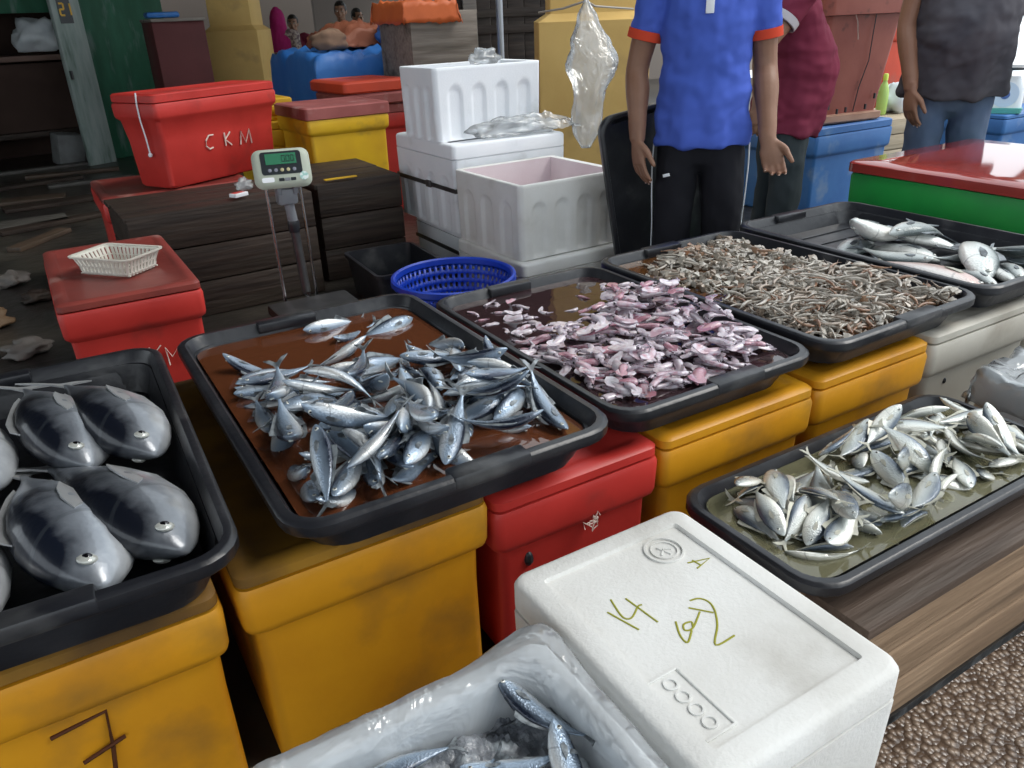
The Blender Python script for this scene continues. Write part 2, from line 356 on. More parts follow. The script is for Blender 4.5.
# ------------------------------------------------------------------ polystyrene boxes
def foam_walls(w, l, h, wall, nf, ftop=.74, depth=.011, taper=.02, open_top=True, floor=.03, sides=True):
    g = MB(); st = .0095; per = []
    def side(n, a, b, nrm, s, cnt):
        for k in range(n):
            t = -s/2+s*(k+.5)/n
            per.append((a+(b-a)*((k+.5)/n), nrm, t, s, cnt))
    W, L = w/2, l/2; e = .012
    nx, ny = int(w/st), int(l/st)
    side(nx, Vector((-W+e, -L, 0)), Vector((W-e, -L, 0)), Vector((0, 1, 0)), w, nf[0])
    side(ny, Vector((W, -L+e, 0)), Vector((W, L-e, 0)), Vector((-1, 0, 0)), l, nf[1])
    side(nx, Vector((W-e, L, 0)), Vector((-W+e, L, 0)), Vector((0, -1, 0)), w, nf[0])
    side(ny, Vector((-W, L-e, 0)), Vector((-W, -L+e, 0)), Vector((1, 0, 0)), l, nf[1])
    nz = max(8, int(h/.012)); rings = []
    for q in range(nz+1):
        z = h*q/nz; k = 1-taper*(1-z/h); rg = []
        for p, nrm, t, s, cnt in per:
            d = 0
            if cnt:
                cell = (s*.9)/cnt; i = (t+s*.45)/cell; fr = (i-math.floor(i)-.5)*cell
                if 0 <= i < cnt and sides:
                    hw = cell*.27; top = ftop*h; zz = z-(top-hw)
                    ex = abs(fr) if zz < 0 else hypot(fr, zz)
                    d = depth*max(0, min(1, (hw-ex)/.009+.5))
                    if z < .04*h: d *= z/(.04*h)
            rg.append(Vector((p.x*k, p.y*k, z))+nrm*d)
        rings.append(rg)
    if open_top:
        rg = []; rb_ = []
        for p, nrm, *_ in per:
            c = Vector((max(-W+wall, min(W-wall, p.x)), max(-L+wall, min(L-wall, p.y)), 0))
            rg.append(c+Vector((0, 0, h))); rb_.append(Vector((c.x*.97, c.y*.97, floor)))
        rings += [[p+(c-p)*.12+Vector((0, 0, .003)) for p, c in zip(rings[-1], rg)], rg, rb_]
    g.loft(rings); return g
def foam_lid(w, l, t, groove=True):
    g = MB(); r = .025
    rings = [rr(w-.012, l-.012, r, 0), rr(w, l, r, .006), rr(w, l, r, t-.012), rr(w-.008, l-.008, r, t-.004), rr(w-.024, l-.024, r, t)]
    if groove: rings += [rr(w-.082, l-.082, .006, t), rr(w-.086, l-.086, .006, t-.007), rr(w-.15, l-.15, .006, t-.007)]
    g.loft(rings); return g
def foam_box(label, cx, cy, z0, w, l, h, rz=0., lid=0., M=FOAM, nf=(4, 3), name='foam_box', inner_mat=None, cat='box', group=None, **k):
    t = thing(name, label, cat, (cx, cy, z0), rz, group); hb = h-lid
    obj('box_body', foam_walls(w, l, hb, .028, nf, open_top=not lid, **k), M, t, sharp=60)
    if inner_mat:
        bo = [c for c in t.children if c.name.startswith('box_body')][0].data; bo.materials.append(inner_mat)
        for p in bo.polygons:
            if abs(p.center.x) < w/2-.02 and abs(p.center.y) < l/2-.02 and p.center.z > .02 and p.center.z < hb-.004: p.material_index = 1
    if lid: obj('box_lid', foam_lid(w, l, lid), M, t, (0, 0, hb+.001))
    return t
# foreground lidded box with pen marks
LX, LY = .686, .662
fb = foam_box('grubby white foam box with pen marked lid, nearest at right', LX, LY, 0, .365, .468, .4, 0, .06, FOAMG, (0, 0), taper=.035)
lid = [c for c in fb.children if c.name.startswith('box_lid')][0]
zt = .0535
S = dict(a=[(.59, .744), (.606, .688)], b=[(.612, .764), (.603, .724), (.613, .714), (.637, .728), (.645, .728)], c=[(.633, .753), (.64, .685)],
    d=[(.713, .694), (.728, .690), (.735, .676), (.729, .657), (.709, .631), (.678, .603), (.715, .602)], e=[(.7, .683), (.724, .654)], f=[(.708, .667), (.675, .647), (.662, .65), (.669, .66), (.682, .658), (.677, .649)],
    g=[(.663, .671), (.649, .646), (.648, .629), (.67, .644)], h=[(.774, .765), (.813, .754), (.777, .746)], i=[(.785, .766), (.788, .748)])
def smooth(P):
    if len(P) < 4: return P
    out = []
    for i in range(len(P)-1):
        p0, p1, p2, p3 = P[max(i-1, 0)], P[i], P[i+1], P[min(i+2, len(P)-1)]
        for q in range(5):
            f = q/5; out.append(tuple(.5*(2*b+(c-a)*f+(2*a-5*b+4*c-d)*f*f+(3*b-a-3*c+d)*f**3) for a, b, c, d in zip(p0, p1, p2, p3)))
    return out+[P[-1]]
for grp in ('abc', 'defg', 'hi'): strokes('pen_mark', lid, [[(x-LX, y-LY, zt) for x, y in smooth(S[q])] for q in grp], LINK, .0017, .4)
g = MB(); cx, cy = .763-LX, .812-LY
for r0, r1, zz in ((.031, .0345, .0565), (.022, .0236, .0555)): g.lathe([(r0, .0525), (r0, zz), (r1, zz), (r1, .0525)], 28, (cx, cy, 0))
g.tube([(cx-.012, cy-.008, .0535), (cx+.002, cy+.004, .0535), (cx+.013, cy-.004, .0535)], .0022, 6); g.tube([(cx-.006, cy+.012, .0535), (cx+.004, cy-.014, .0535)], .0022, 6)
obj('moulded_ring', g, FOAMG, lid)
g = MB(); x0, x1, y0, y1 = .548-LX, .6-LX, .487-LY, .6-LY
for a, b in (((x0, y1), (x1, y1)), ((x1, y1), (x1, y0)), ((x1, y0), (x0, y0))): g.bar((*a, .054), (*b, .054), .004, .004, .001)
for k in range(4): g.lathe([(.008, .0525), (.008, .0555), (.011, .0555), (.011, .0525)], 14, ((x0+x1)/2, y0+.02+k*.025, 0))
obj('moulded_badge', g, FOAMG, lid)

# back stack of foam boxes by the pillar
lo = foam_box('low white foam box at the bottom under the strapped box', 2.10, 3.775, 0, .60, .62, .248, .0, .05, FOAM, (0, 0))
g = MB(); g.bar((-.305, -.3, .12), (-.305, .3, .12), .004, .02); obj('grey_strap', g, DSTEEL, lo)
foam_box('low flat foam box under the open foam box', 2.07, 3.10, 0, .72, .60, .248, .02, .06, FOAMG, (0, 0))
mid = foam_box('lidded white foam box with a grey strap round it', 2.065, 3.78, .25, .66, .66, .425, .02, .07, FOAM, (4, 4))
g = MB(); s = .333
g.loft([[Vector((x*s, y*s, z)) for x, y in ((-1, -1), (1, -1), (1, 1), (-1, 1))] for z in (.2, .222)], False, False); g.box((-.335, -.05, .211), (.012, .05, .034), bev=.004); obj('grey_strap', g, DSTEEL, mid)
foam_box('open white foam box with fluted sides beside the upright tray', 2.01, 3.125, .25, .57, .56, .325, .03, 0, FOAMG, (4, 3), inner_mat=FOAMIN)
foam_box('open white foam box on top of the strapped foam box', 2.035, 3.77, .677, .64, .345, .335, .08, 0, FOAM, (4, 3))

# ------------------------------------------------------------------ timber crates
def crate(label, cx, cy, z0, w, l, h, M, rz=0., rows=4, name='timber_crate', cat='crate', tops=4, topM=None, gap=.006, group=None):
    t = thing(name, label, cat, (cx, cy, z0), rz, group); g = MB(); ph = h/rows; th = .022; rn = random.Random(int(cx*100))
    for k in range(rows):
        z = ph*(k+.5)
        for s in (-1, 1):
            g.box((0, s*(l/2-th/2)+rn.uniform(-.003, .003), z), (w-.002*rn.random(), th, ph-gap), bev=.003)
            g.box((s*(w/2-th/2), 0, z), (th, l-2*th, ph-gap), bev=.003)
    obj('side_boards', g, M, t)
    g = MB(); n = tops
    for k in range(n): g.box((rn.uniform(-.006, .006), -l/2+l*(k+.5)/n, h-.011+rn.uniform(-.002, .002)), (w+.01, l/n-gap, .024), bev=.003)
    obj('top_boards', g, topM or M, t)
    return t
crate('long dark timber crate under the big red bin', .70, 3.985, 0, .83, .52, .5, DWOOD, .04, 3)
crate('short dark timber crate with yellow stain by the foam boxes', 1.42, 4.20, 0, .45, .64, .5, DWOOD, 0, 3)
g = MB(); g.box((1.33, 3.9, .515), (.17, .028, .006), bev=.002); o = tag(obj('yellow_strip', g, YEL2), 'yellow painted strip lying along the dark crate edge', 'strip')
crate('low brown timber block under the narrow tray', 1.465, .78, 0, .88, .41, .262, BWOOD, 0, 3, 'timber_block', 'crate', 3, wood('dark_brown_wood', (.075, .05, .038), (.12, .085, .065), .6), .004)
# ------------------------------------------------------------------ fish
def fish_mat(name, back, side, belly, hi=.14, metal=.55, rough=.3, spots=.25, gill=.165, head=.42, bump=.18):
    M = bpy.data.materials.new(name); M.use_nodes = True; nt = M.node_tree; N, L = nt.nodes, nt.links; b = N['Principled BSDF']
    tc = N.new('ShaderNodeTexCoord'); sp = N.new('ShaderNodeSeparateXYZ'); L.new(tc.outputs['Object'], sp.inputs[0])
    n = N.new('ShaderNodeTexNoise'); n.inputs['Scale'].default_value = 9; n.inputs['Detail'].default_value = 5; L.new(tc.outputs['Object'], n.inputs['Vector'])
    oi = N.new('ShaderNodeObjectInfo')
    ma = N.new('ShaderNodeMath'); ma.operation = 'MULTIPLY_ADD'; ma.inputs[1].default_value = spots*hi; L.new(n.outputs[0], ma.inputs[0]); L.new(sp.outputs[2], ma.inputs[2])
    mr = N.new('ShaderNodeMapRange'); mr.inputs[1].default_value = -hi+.5*spots*hi; mr.inputs[2].default_value = hi+.5*spots*hi; L.new(ma.outputs[0], mr.inputs[0])
    cr = N.new('ShaderNodeValToRGB'); e = cr.color_ramp.elements; L.new(mr.outputs[0], cr.inputs[0])
    e[0].color = clampc(belly); e[0].position = .12; e[1].color = clampc(back); e[1].position = .84
    q = e.new(.45); q.color = clampc(side); q = e.new(.66); q.color = clampc([.55*s+.45*k for s, k in zip(side, back)])
    # gill cover line: a thin darker arc behind the eye
    cx = N.new('ShaderNodeVectorMath'); cx.operation = 'MULTIPLY'; cx.inputs[1].default_value = (1, 0, 1); L.new(tc.outputs['Object'], cx.inputs[0])
    ds = N.new('ShaderNodeVectorMath'); ds.operation = 'DISTANCE'; ds.inputs[1].default_value = (head, 0, -.01); L.new(cx.outputs[0], ds.inputs[0])
    c1 = N.new('ShaderNodeMath'); c1.operation = 'COMPARE'; c1.inputs[1].default_value = gill; c1.inputs[2].default_value = .007; L.new(ds.outputs['Value'], c1.inputs[0])
    mg = N.new('ShaderNodeMath'); mg.operation = 'MULTIPLY'; mg.inputs[1].default_value = .3; L.new(c1.outputs[0], mg.inputs[0])
    mx = N.new('ShaderNodeMix'); mx.data_type = 'RGBA'; L.new(mg.outputs[0], mx.inputs[0]); L.new(cr.outputs[0], mx.inputs[6]); mx.inputs[7].default_value = (.06, .07, .08, 1)
    hv = N.new('ShaderNodeHueSaturation'); L.new(mx.outputs[2], hv.inputs['Color'])
    mv = N.new('ShaderNodeMapRange'); mv.inputs[3].default_value = .72; mv.inputs[4].default_value = 1.15; L.new(oi.outputs['Random'], mv.inputs[0]); L.new(mv.outputs[0], hv.inputs['Value'])
    L.new(hv.outputs[0], b.inputs['Base Color']); b.inputs['Metallic'].default_value = metal; b.inputs['Roughness'].default_value = rough; b.inputs['Coat Weight'].default_value = .5; b.inputs['Coat Roughness'].default_value = .12
    n2 = N.new('ShaderNodeTexVoronoi'); n2.inputs['Scale'].default_value = 55; L.new(tc.outputs['Object'], n2.inputs['Vector'])
    bp = N.new('ShaderNodeBump'); bp.inputs['Strength'].default_value = bump; bp.inputs['Distance'].default_value = .01; L.new(n2.outputs[0], bp.inputs['Height']); L.new(bp.outputs[0], b.inputs['Normal'])
    return M
EYEW = mat('fish_eye_silver', (.55, .56, .52), .15, .6, .3); EYEB = mat('fish_eye_pupil', (.004, .004, .006), .06, .8)
SCADM = fish_mat('scad_skin', (.012, .02, .042), (.36, .46, .58), (.86, .87, .86), metal=.45, rough=.27)
SMALLM = fish_mat('small_fish_skin', (.1, .13, .17), (.6, .63, .6), (.88, .86, .77), metal=.4, rough=.27)
BIGM = fish_mat('mackerel_skin', (.13, .16, .16), (.66, .7, .68), (.92, .91, .86), metal=.2, rough=.33)
PINKM = fish_mat('pink_fish_skin', (.5, .27, .24), (.72, .52, .47), (.85, .8, .76), metal=.2, rough=.35)
TUNAM = fish_mat('tuna_skin', (.006, .009, .018), (.25, .275, .31), (.62, .64, .66), hi=.15, metal=.25, rough=.32, spots=1.1, gill=.2, head=.44, bump=.04)
FINM = mat('fish_fin', (.27, .3, .32), .4, .4, .2, (.08, .09, .1), 12, (.4, .6)); FINY = mat('yellowish_fish_fin', (.5, .49, .4), .4, .4, .2, (.36, .35, .3), 12, (.4, .6)); FINT = mat('tuna_fin', (.34, .35, .36), .4, .4, .2, (.4, .4, .4), 18, (.5, .7))

STD = [(0, .006, .004), (.02, .028, .016), (.06, .055, .032), (.12, .083, .048), (.2, .108, .062), (.3, .126, .07), (.42, .13, .07), (.55, .118, .062), (.68, .092, .047), (.8, .06, .03), (.9, .032, .017), (.97, .018, .01), (1, .017, .007)]
FATS = [(0, .008, .006), (.02, .035, .022), (.06, .075, .046), (.12, .118, .073), (.2, .155, .1), (.3, .178, .115), (.42, .178, .116), (.55, .152, .1), (.68, .11, .072), (.8, .064, .044), (.9, .028, .022), (.97, .013, .014), (1, .012, .01)]
def fish_parts(name, prof, kz, bend, M, F, n=14, fork=.1, fin_k=1., pect=(.2, .09), wy=1., er=.024):
    prof = [(t, h, w_*wy) for t, h, w_ in prof]
    """unit-length fish along +x (nose at x=.5): body, tail fin, dorsal and anal fin, pectoral fin, eyes"""
    B = lambda p: Vector((p[0], p[1]+bend*((p[0]-.05)**2)*2, p[2]))
    X = lambda t: .5-.88*t
    g = MB(); rings = []
    for t, h, wd in prof:
        rg = []
        for k in range(n):
            a = 2*pi*k/n; s_, c_ = sin(a), cos(a)
            yy = wd*(abs(c_)**.9)*(1 if c_ > 0 else -1); zz = h*kz*s_*(1. if s_ > 0 else 1.02)
            rg.append(B((X(t), yy, zz)))
        rings.append(rg)
    g.loft(rings); out = {'body': mesh_from(name, g.bm, M, 80)}
    def at(t):
        for a, b in zip(prof, prof[1:]):
            if a[0] <= t <= b[0]:
                f = (t-a[0])/(b[0]-a[0]); return a[1]*kz+(b[1]-a[1])*kz*f, a[2]+(b[2]-a[2])*f
        return prof[-1][1]*kz, prof[-1][2]
    g = MB(); o = [(-.365, 0, .014), (-.42, 0, .045), (-.5, 0, fork+.03), (-.485, 0, fork*.6), (-.44, 0, .008), (-.44, 0, -.008), (-.485, 0, -fork*.6), (-.5, 0, -fork-.03), (-.42, 0, -.045), (-.365, 0, -.014)]
    g.loft([[B((x, y-.004, z)) for x, y, z in o], [B((x, y+.004, z)) for x, y, z in o]]); out['tail_fin'] = mesh_from('tail_fin', g.bm, F)
    g = MB()
    for s in (1, -1):
        t0, t1 = ((.34, .8) if s > 0 else (.52, .8)); o = []
        for k in range(6):
            t = t0+(t1-t0)*k/5; o.append((X(t), 0, s*(at(t)[0]*.97)))
        top = [(X(t0+(t1-t0)*k/5)-.03, 0, s*(at(t0+(t1-t0)*k/5)[0]+fin_k*(.055, .05, .03, .022, .018, .004)[k])) for k in range(6)][::-1]
        g.loft([[B((x, y-.003, z)) for x, y, z in o+top], [B((x, y+.003, z)) for x, y, z in o+top]])
    out['back_fins'] = mesh_from('back_fins', g.bm, F)
    h, wd = at(pect[0]+.08); x0 = X(pect[0]+.04); Lp = pect[1]*1.6
    for s in (1, -1):
        g = MB()
        o = [(x0, .0, .012), (x0-.3*Lp, .006, .03), (x0-.65*Lp, .007, .02), (x0-Lp, .006, -.012), (x0-.55*Lp, .006, -.022), (x0-.1*Lp, .003, -.018)]
        sk = lambda x, z: at((.5-x)/.88)[1]*sqrt(max(.05, 1-(z/max(.02, at((.5-x)/.88)[0]))**2))
        g.loft([[B((x, s*(sk(x, z)+y-.004), z)) for x, y, z in o], [B((x, s*(sk(x, z)+y+.003), z)) for x, y, z in o]])
        out['side_fin%d' % s] = mesh_from('side_fin', g.bm, F)
    h, wd = at(.095)
    for s, nm in ((1, 'eye_l'), (-1, 'eye_r')):
        g = MB(); c = B((X(.095), s*wd*.86, h*.3)); r = er
        g.mi = 0; g.ball(c, (r, r*.45, r), 10, 6); g.mi = 1; g.ball(c+Vector((0, s*r*.2, 0)), (r*.55, r*.38, r*.55), 8, 6)
        out[nm] = mesh_from('eye', g.bm, [EYEW, EYEB], 80)
    return out
def spawn_fish(name, P, label, cat, M, L, group=None, eyes='lr'):
    o = put(name, P['body']); o.matrix_world = M @ Matrix.Diagonal((L, L, L, 1)); tag(o, label, cat, group)
    for k in ('tail_fin', 'back_fins', 'side_fin1', 'side_fin-1'): put(k.rstrip('-1'), P[k], o)
    put('eye', P['eye_l'], o); put('eye', P['eye_r'], o); return o

class Heap:
    """height field of a tray: tells how high a new piece must lie on what is there already"""
    def __init__(s, W, L, floor, res=.006): s.W, s.L, s.r = W, L, res; s.n = (int(W/res)+2, int(L/res)+2); s.h = [[floor]*s.n[1] for _ in range(s.n[0])]
    def ij(s, x, y): return min(max(int((x+s.W/2)/s.r), 0), s.n[0]-1), min(max(int((y+s.L/2)/s.r), 0), s.n[1]-1)
    def lay(s, x, y, a, L, half, wide, sink=.3, maxp=.42, prof=None, fixed=None):
        ca, sa = cos(a), sin(a); S = [(-.38, .18), (-.25, .5), (-.1, .85), (.05, 1), (.2, 1), (.33, .75), (.45, .35)]; pts = []
        for t, k in S:
            hm = -9
            for q in (-.6, 0, .6):
                px, py = x+ca*t*L-sa*q*wide*k, y+sa*t*L+ca*q*wide*k; i, j = s.ij(px, py); hm = max(hm, s.h[i][j])
            pts.append((t*L, hm+half*k*(1-sink)))
        best = None
        for b in range(-8, 9):
            sl = maxp*b/8; z = max(h-sl*t for t, h in pts)
            c = z+abs(sl)*.004
            if best is None or c < best[0]: best = (c, z, sl)
        _, z, sl = best
        if fixed is not None: z, sl = fixed, 0
        st = s.r*.8; n = int(L*.9/st)
        for u in range(n+1):
            t = (-.42+.9*u/n); k = max(.2, min(1, 1.15-abs(t-.08)*2.0)); m = int(wide*k/st)+1
            for q in range(-m, m+1):
                f = q/m; i, j = s.ij(x+ca*t*L-sa*f*wide*k, y+sa*t*L+ca*f*wide*k)
                top = z+sl*t*L+half*k*sqrt(max(0, 1-f*f))
                if top > s.h[i][j]: s.h[i][j] = top
        return z, sl
def pose(T, zoff, x, y, z, a, pitch, roll):
    cx, cy, rim, W, L, H, rz = T
    return Matrix.Translation((cx, cy, rim-H)) @ Matrix.Rotation(rz, 4, 'Z') @ Matrix.Translation((x, y, z)) @ Matrix.Rotation(a, 4, 'Z') @ Matrix.Rotation(-pitch, 4, 'Y') @ Matrix.Rotation(roll, 4, 'X')
def where(x, y, W, L, names=(('left', 'middle', 'right'), ('front', 'centre', 'back'))):
    c = names[0][0 if x < -W/6 else 2 if x > W/6 else 1]; r = names[1][0 if y < -L/6 else 2 if y > L/6 else 1]
    return r, c
def heading(a):
    a = math.degrees(a) % 360
    for lo_, wd in ((45, 'nose to the right'), (135, 'nose to the back'), (225, 'nose to the left'), (315, 'nose to the front')):
        if a < lo_: return wd
    return 'nose to the right'
rnd = random.Random(11)
SC1 = [fish_parts('scad', STD, .9, b, SCADM, FINM, wy=.9) for b in (-.28, -.1, .1, .3)]
SM1 = [fish_parts('small_silver_fish', STD, 1.12, b, SMALLM, FINY, wy=.8) for b in (-.25, -.08, .1, .25)] + [fish_parts('small_silver_fish', STD, .72, b, SMALLM, FINY, wy=.8) for b in (-.1, .15)]
BG1 = [fish_parts('large_silver_fish', STD, k, b, BIGM, FINM, fork=.12) for b, k in ((-.12, .88), (.08, .95), (.2, 1.05))]
PK1 = [fish_parts('pink_fish', STD, 1.15, .05, PINKM, FINY, fork=.08)]
TU1 = [fish_parts('tuna', FATS, .95, b, TUNAM, FINT, 18, .14, .5, (.27, .15), er=.03) for b in (-.08, .06)]
WD = {0: 'sunk', 1: 'half-sunk', 2: 'low', 3: 'lying', 4: 'raised', 5: 'atop', 6: 'topmost'}
# heap: tray, kinds, object name, half thickness, half width, bed height, label, group, label frame (x0, y0, w, l), side
HEAPS = {
 'T2': (T2, SC1, 'scad', .06, .105, .042, 'scad {d} at {r} {c} of the brown water heap, {h}', 'scad heaped in the brown water tray', (-.02, -.17, .46, .42), None),
 'T6': (T6, SM1, 'small_silver_fish', .052, .125, .030, 'small fish {d} at {r} {c} of narrow tray, {h}', 'small silver fish in the narrow tray', (0, 0, .8, .33), None),
 'T5': (T5, BG1, 'large_silver_fish', .068, .115, .016, 'large fish {d} at {r} {c} of ribbed tray, {h}', 'large silver fish in the ribbed tray', (.05, -.1, .5, .6), None),
 'T1': (T1, TU1, 'tuna', .11, .17, .016, '{t}', 'big tuna in the left tray', (0, 0, .5, .8), 1),
}
TUNA_T = ['round dark tuna at front middle of the left tray, eye toward the viewer', 'largest round tuna at front right of the left tray, beside the scad tray', 'round tuna in the middle of the back row of the left tray',
          'round tuna at back right of the left tray, belly turned to the scad tray', 'round tuna cut by the left picture edge in the back row', 'round tuna at front left of the left tray']
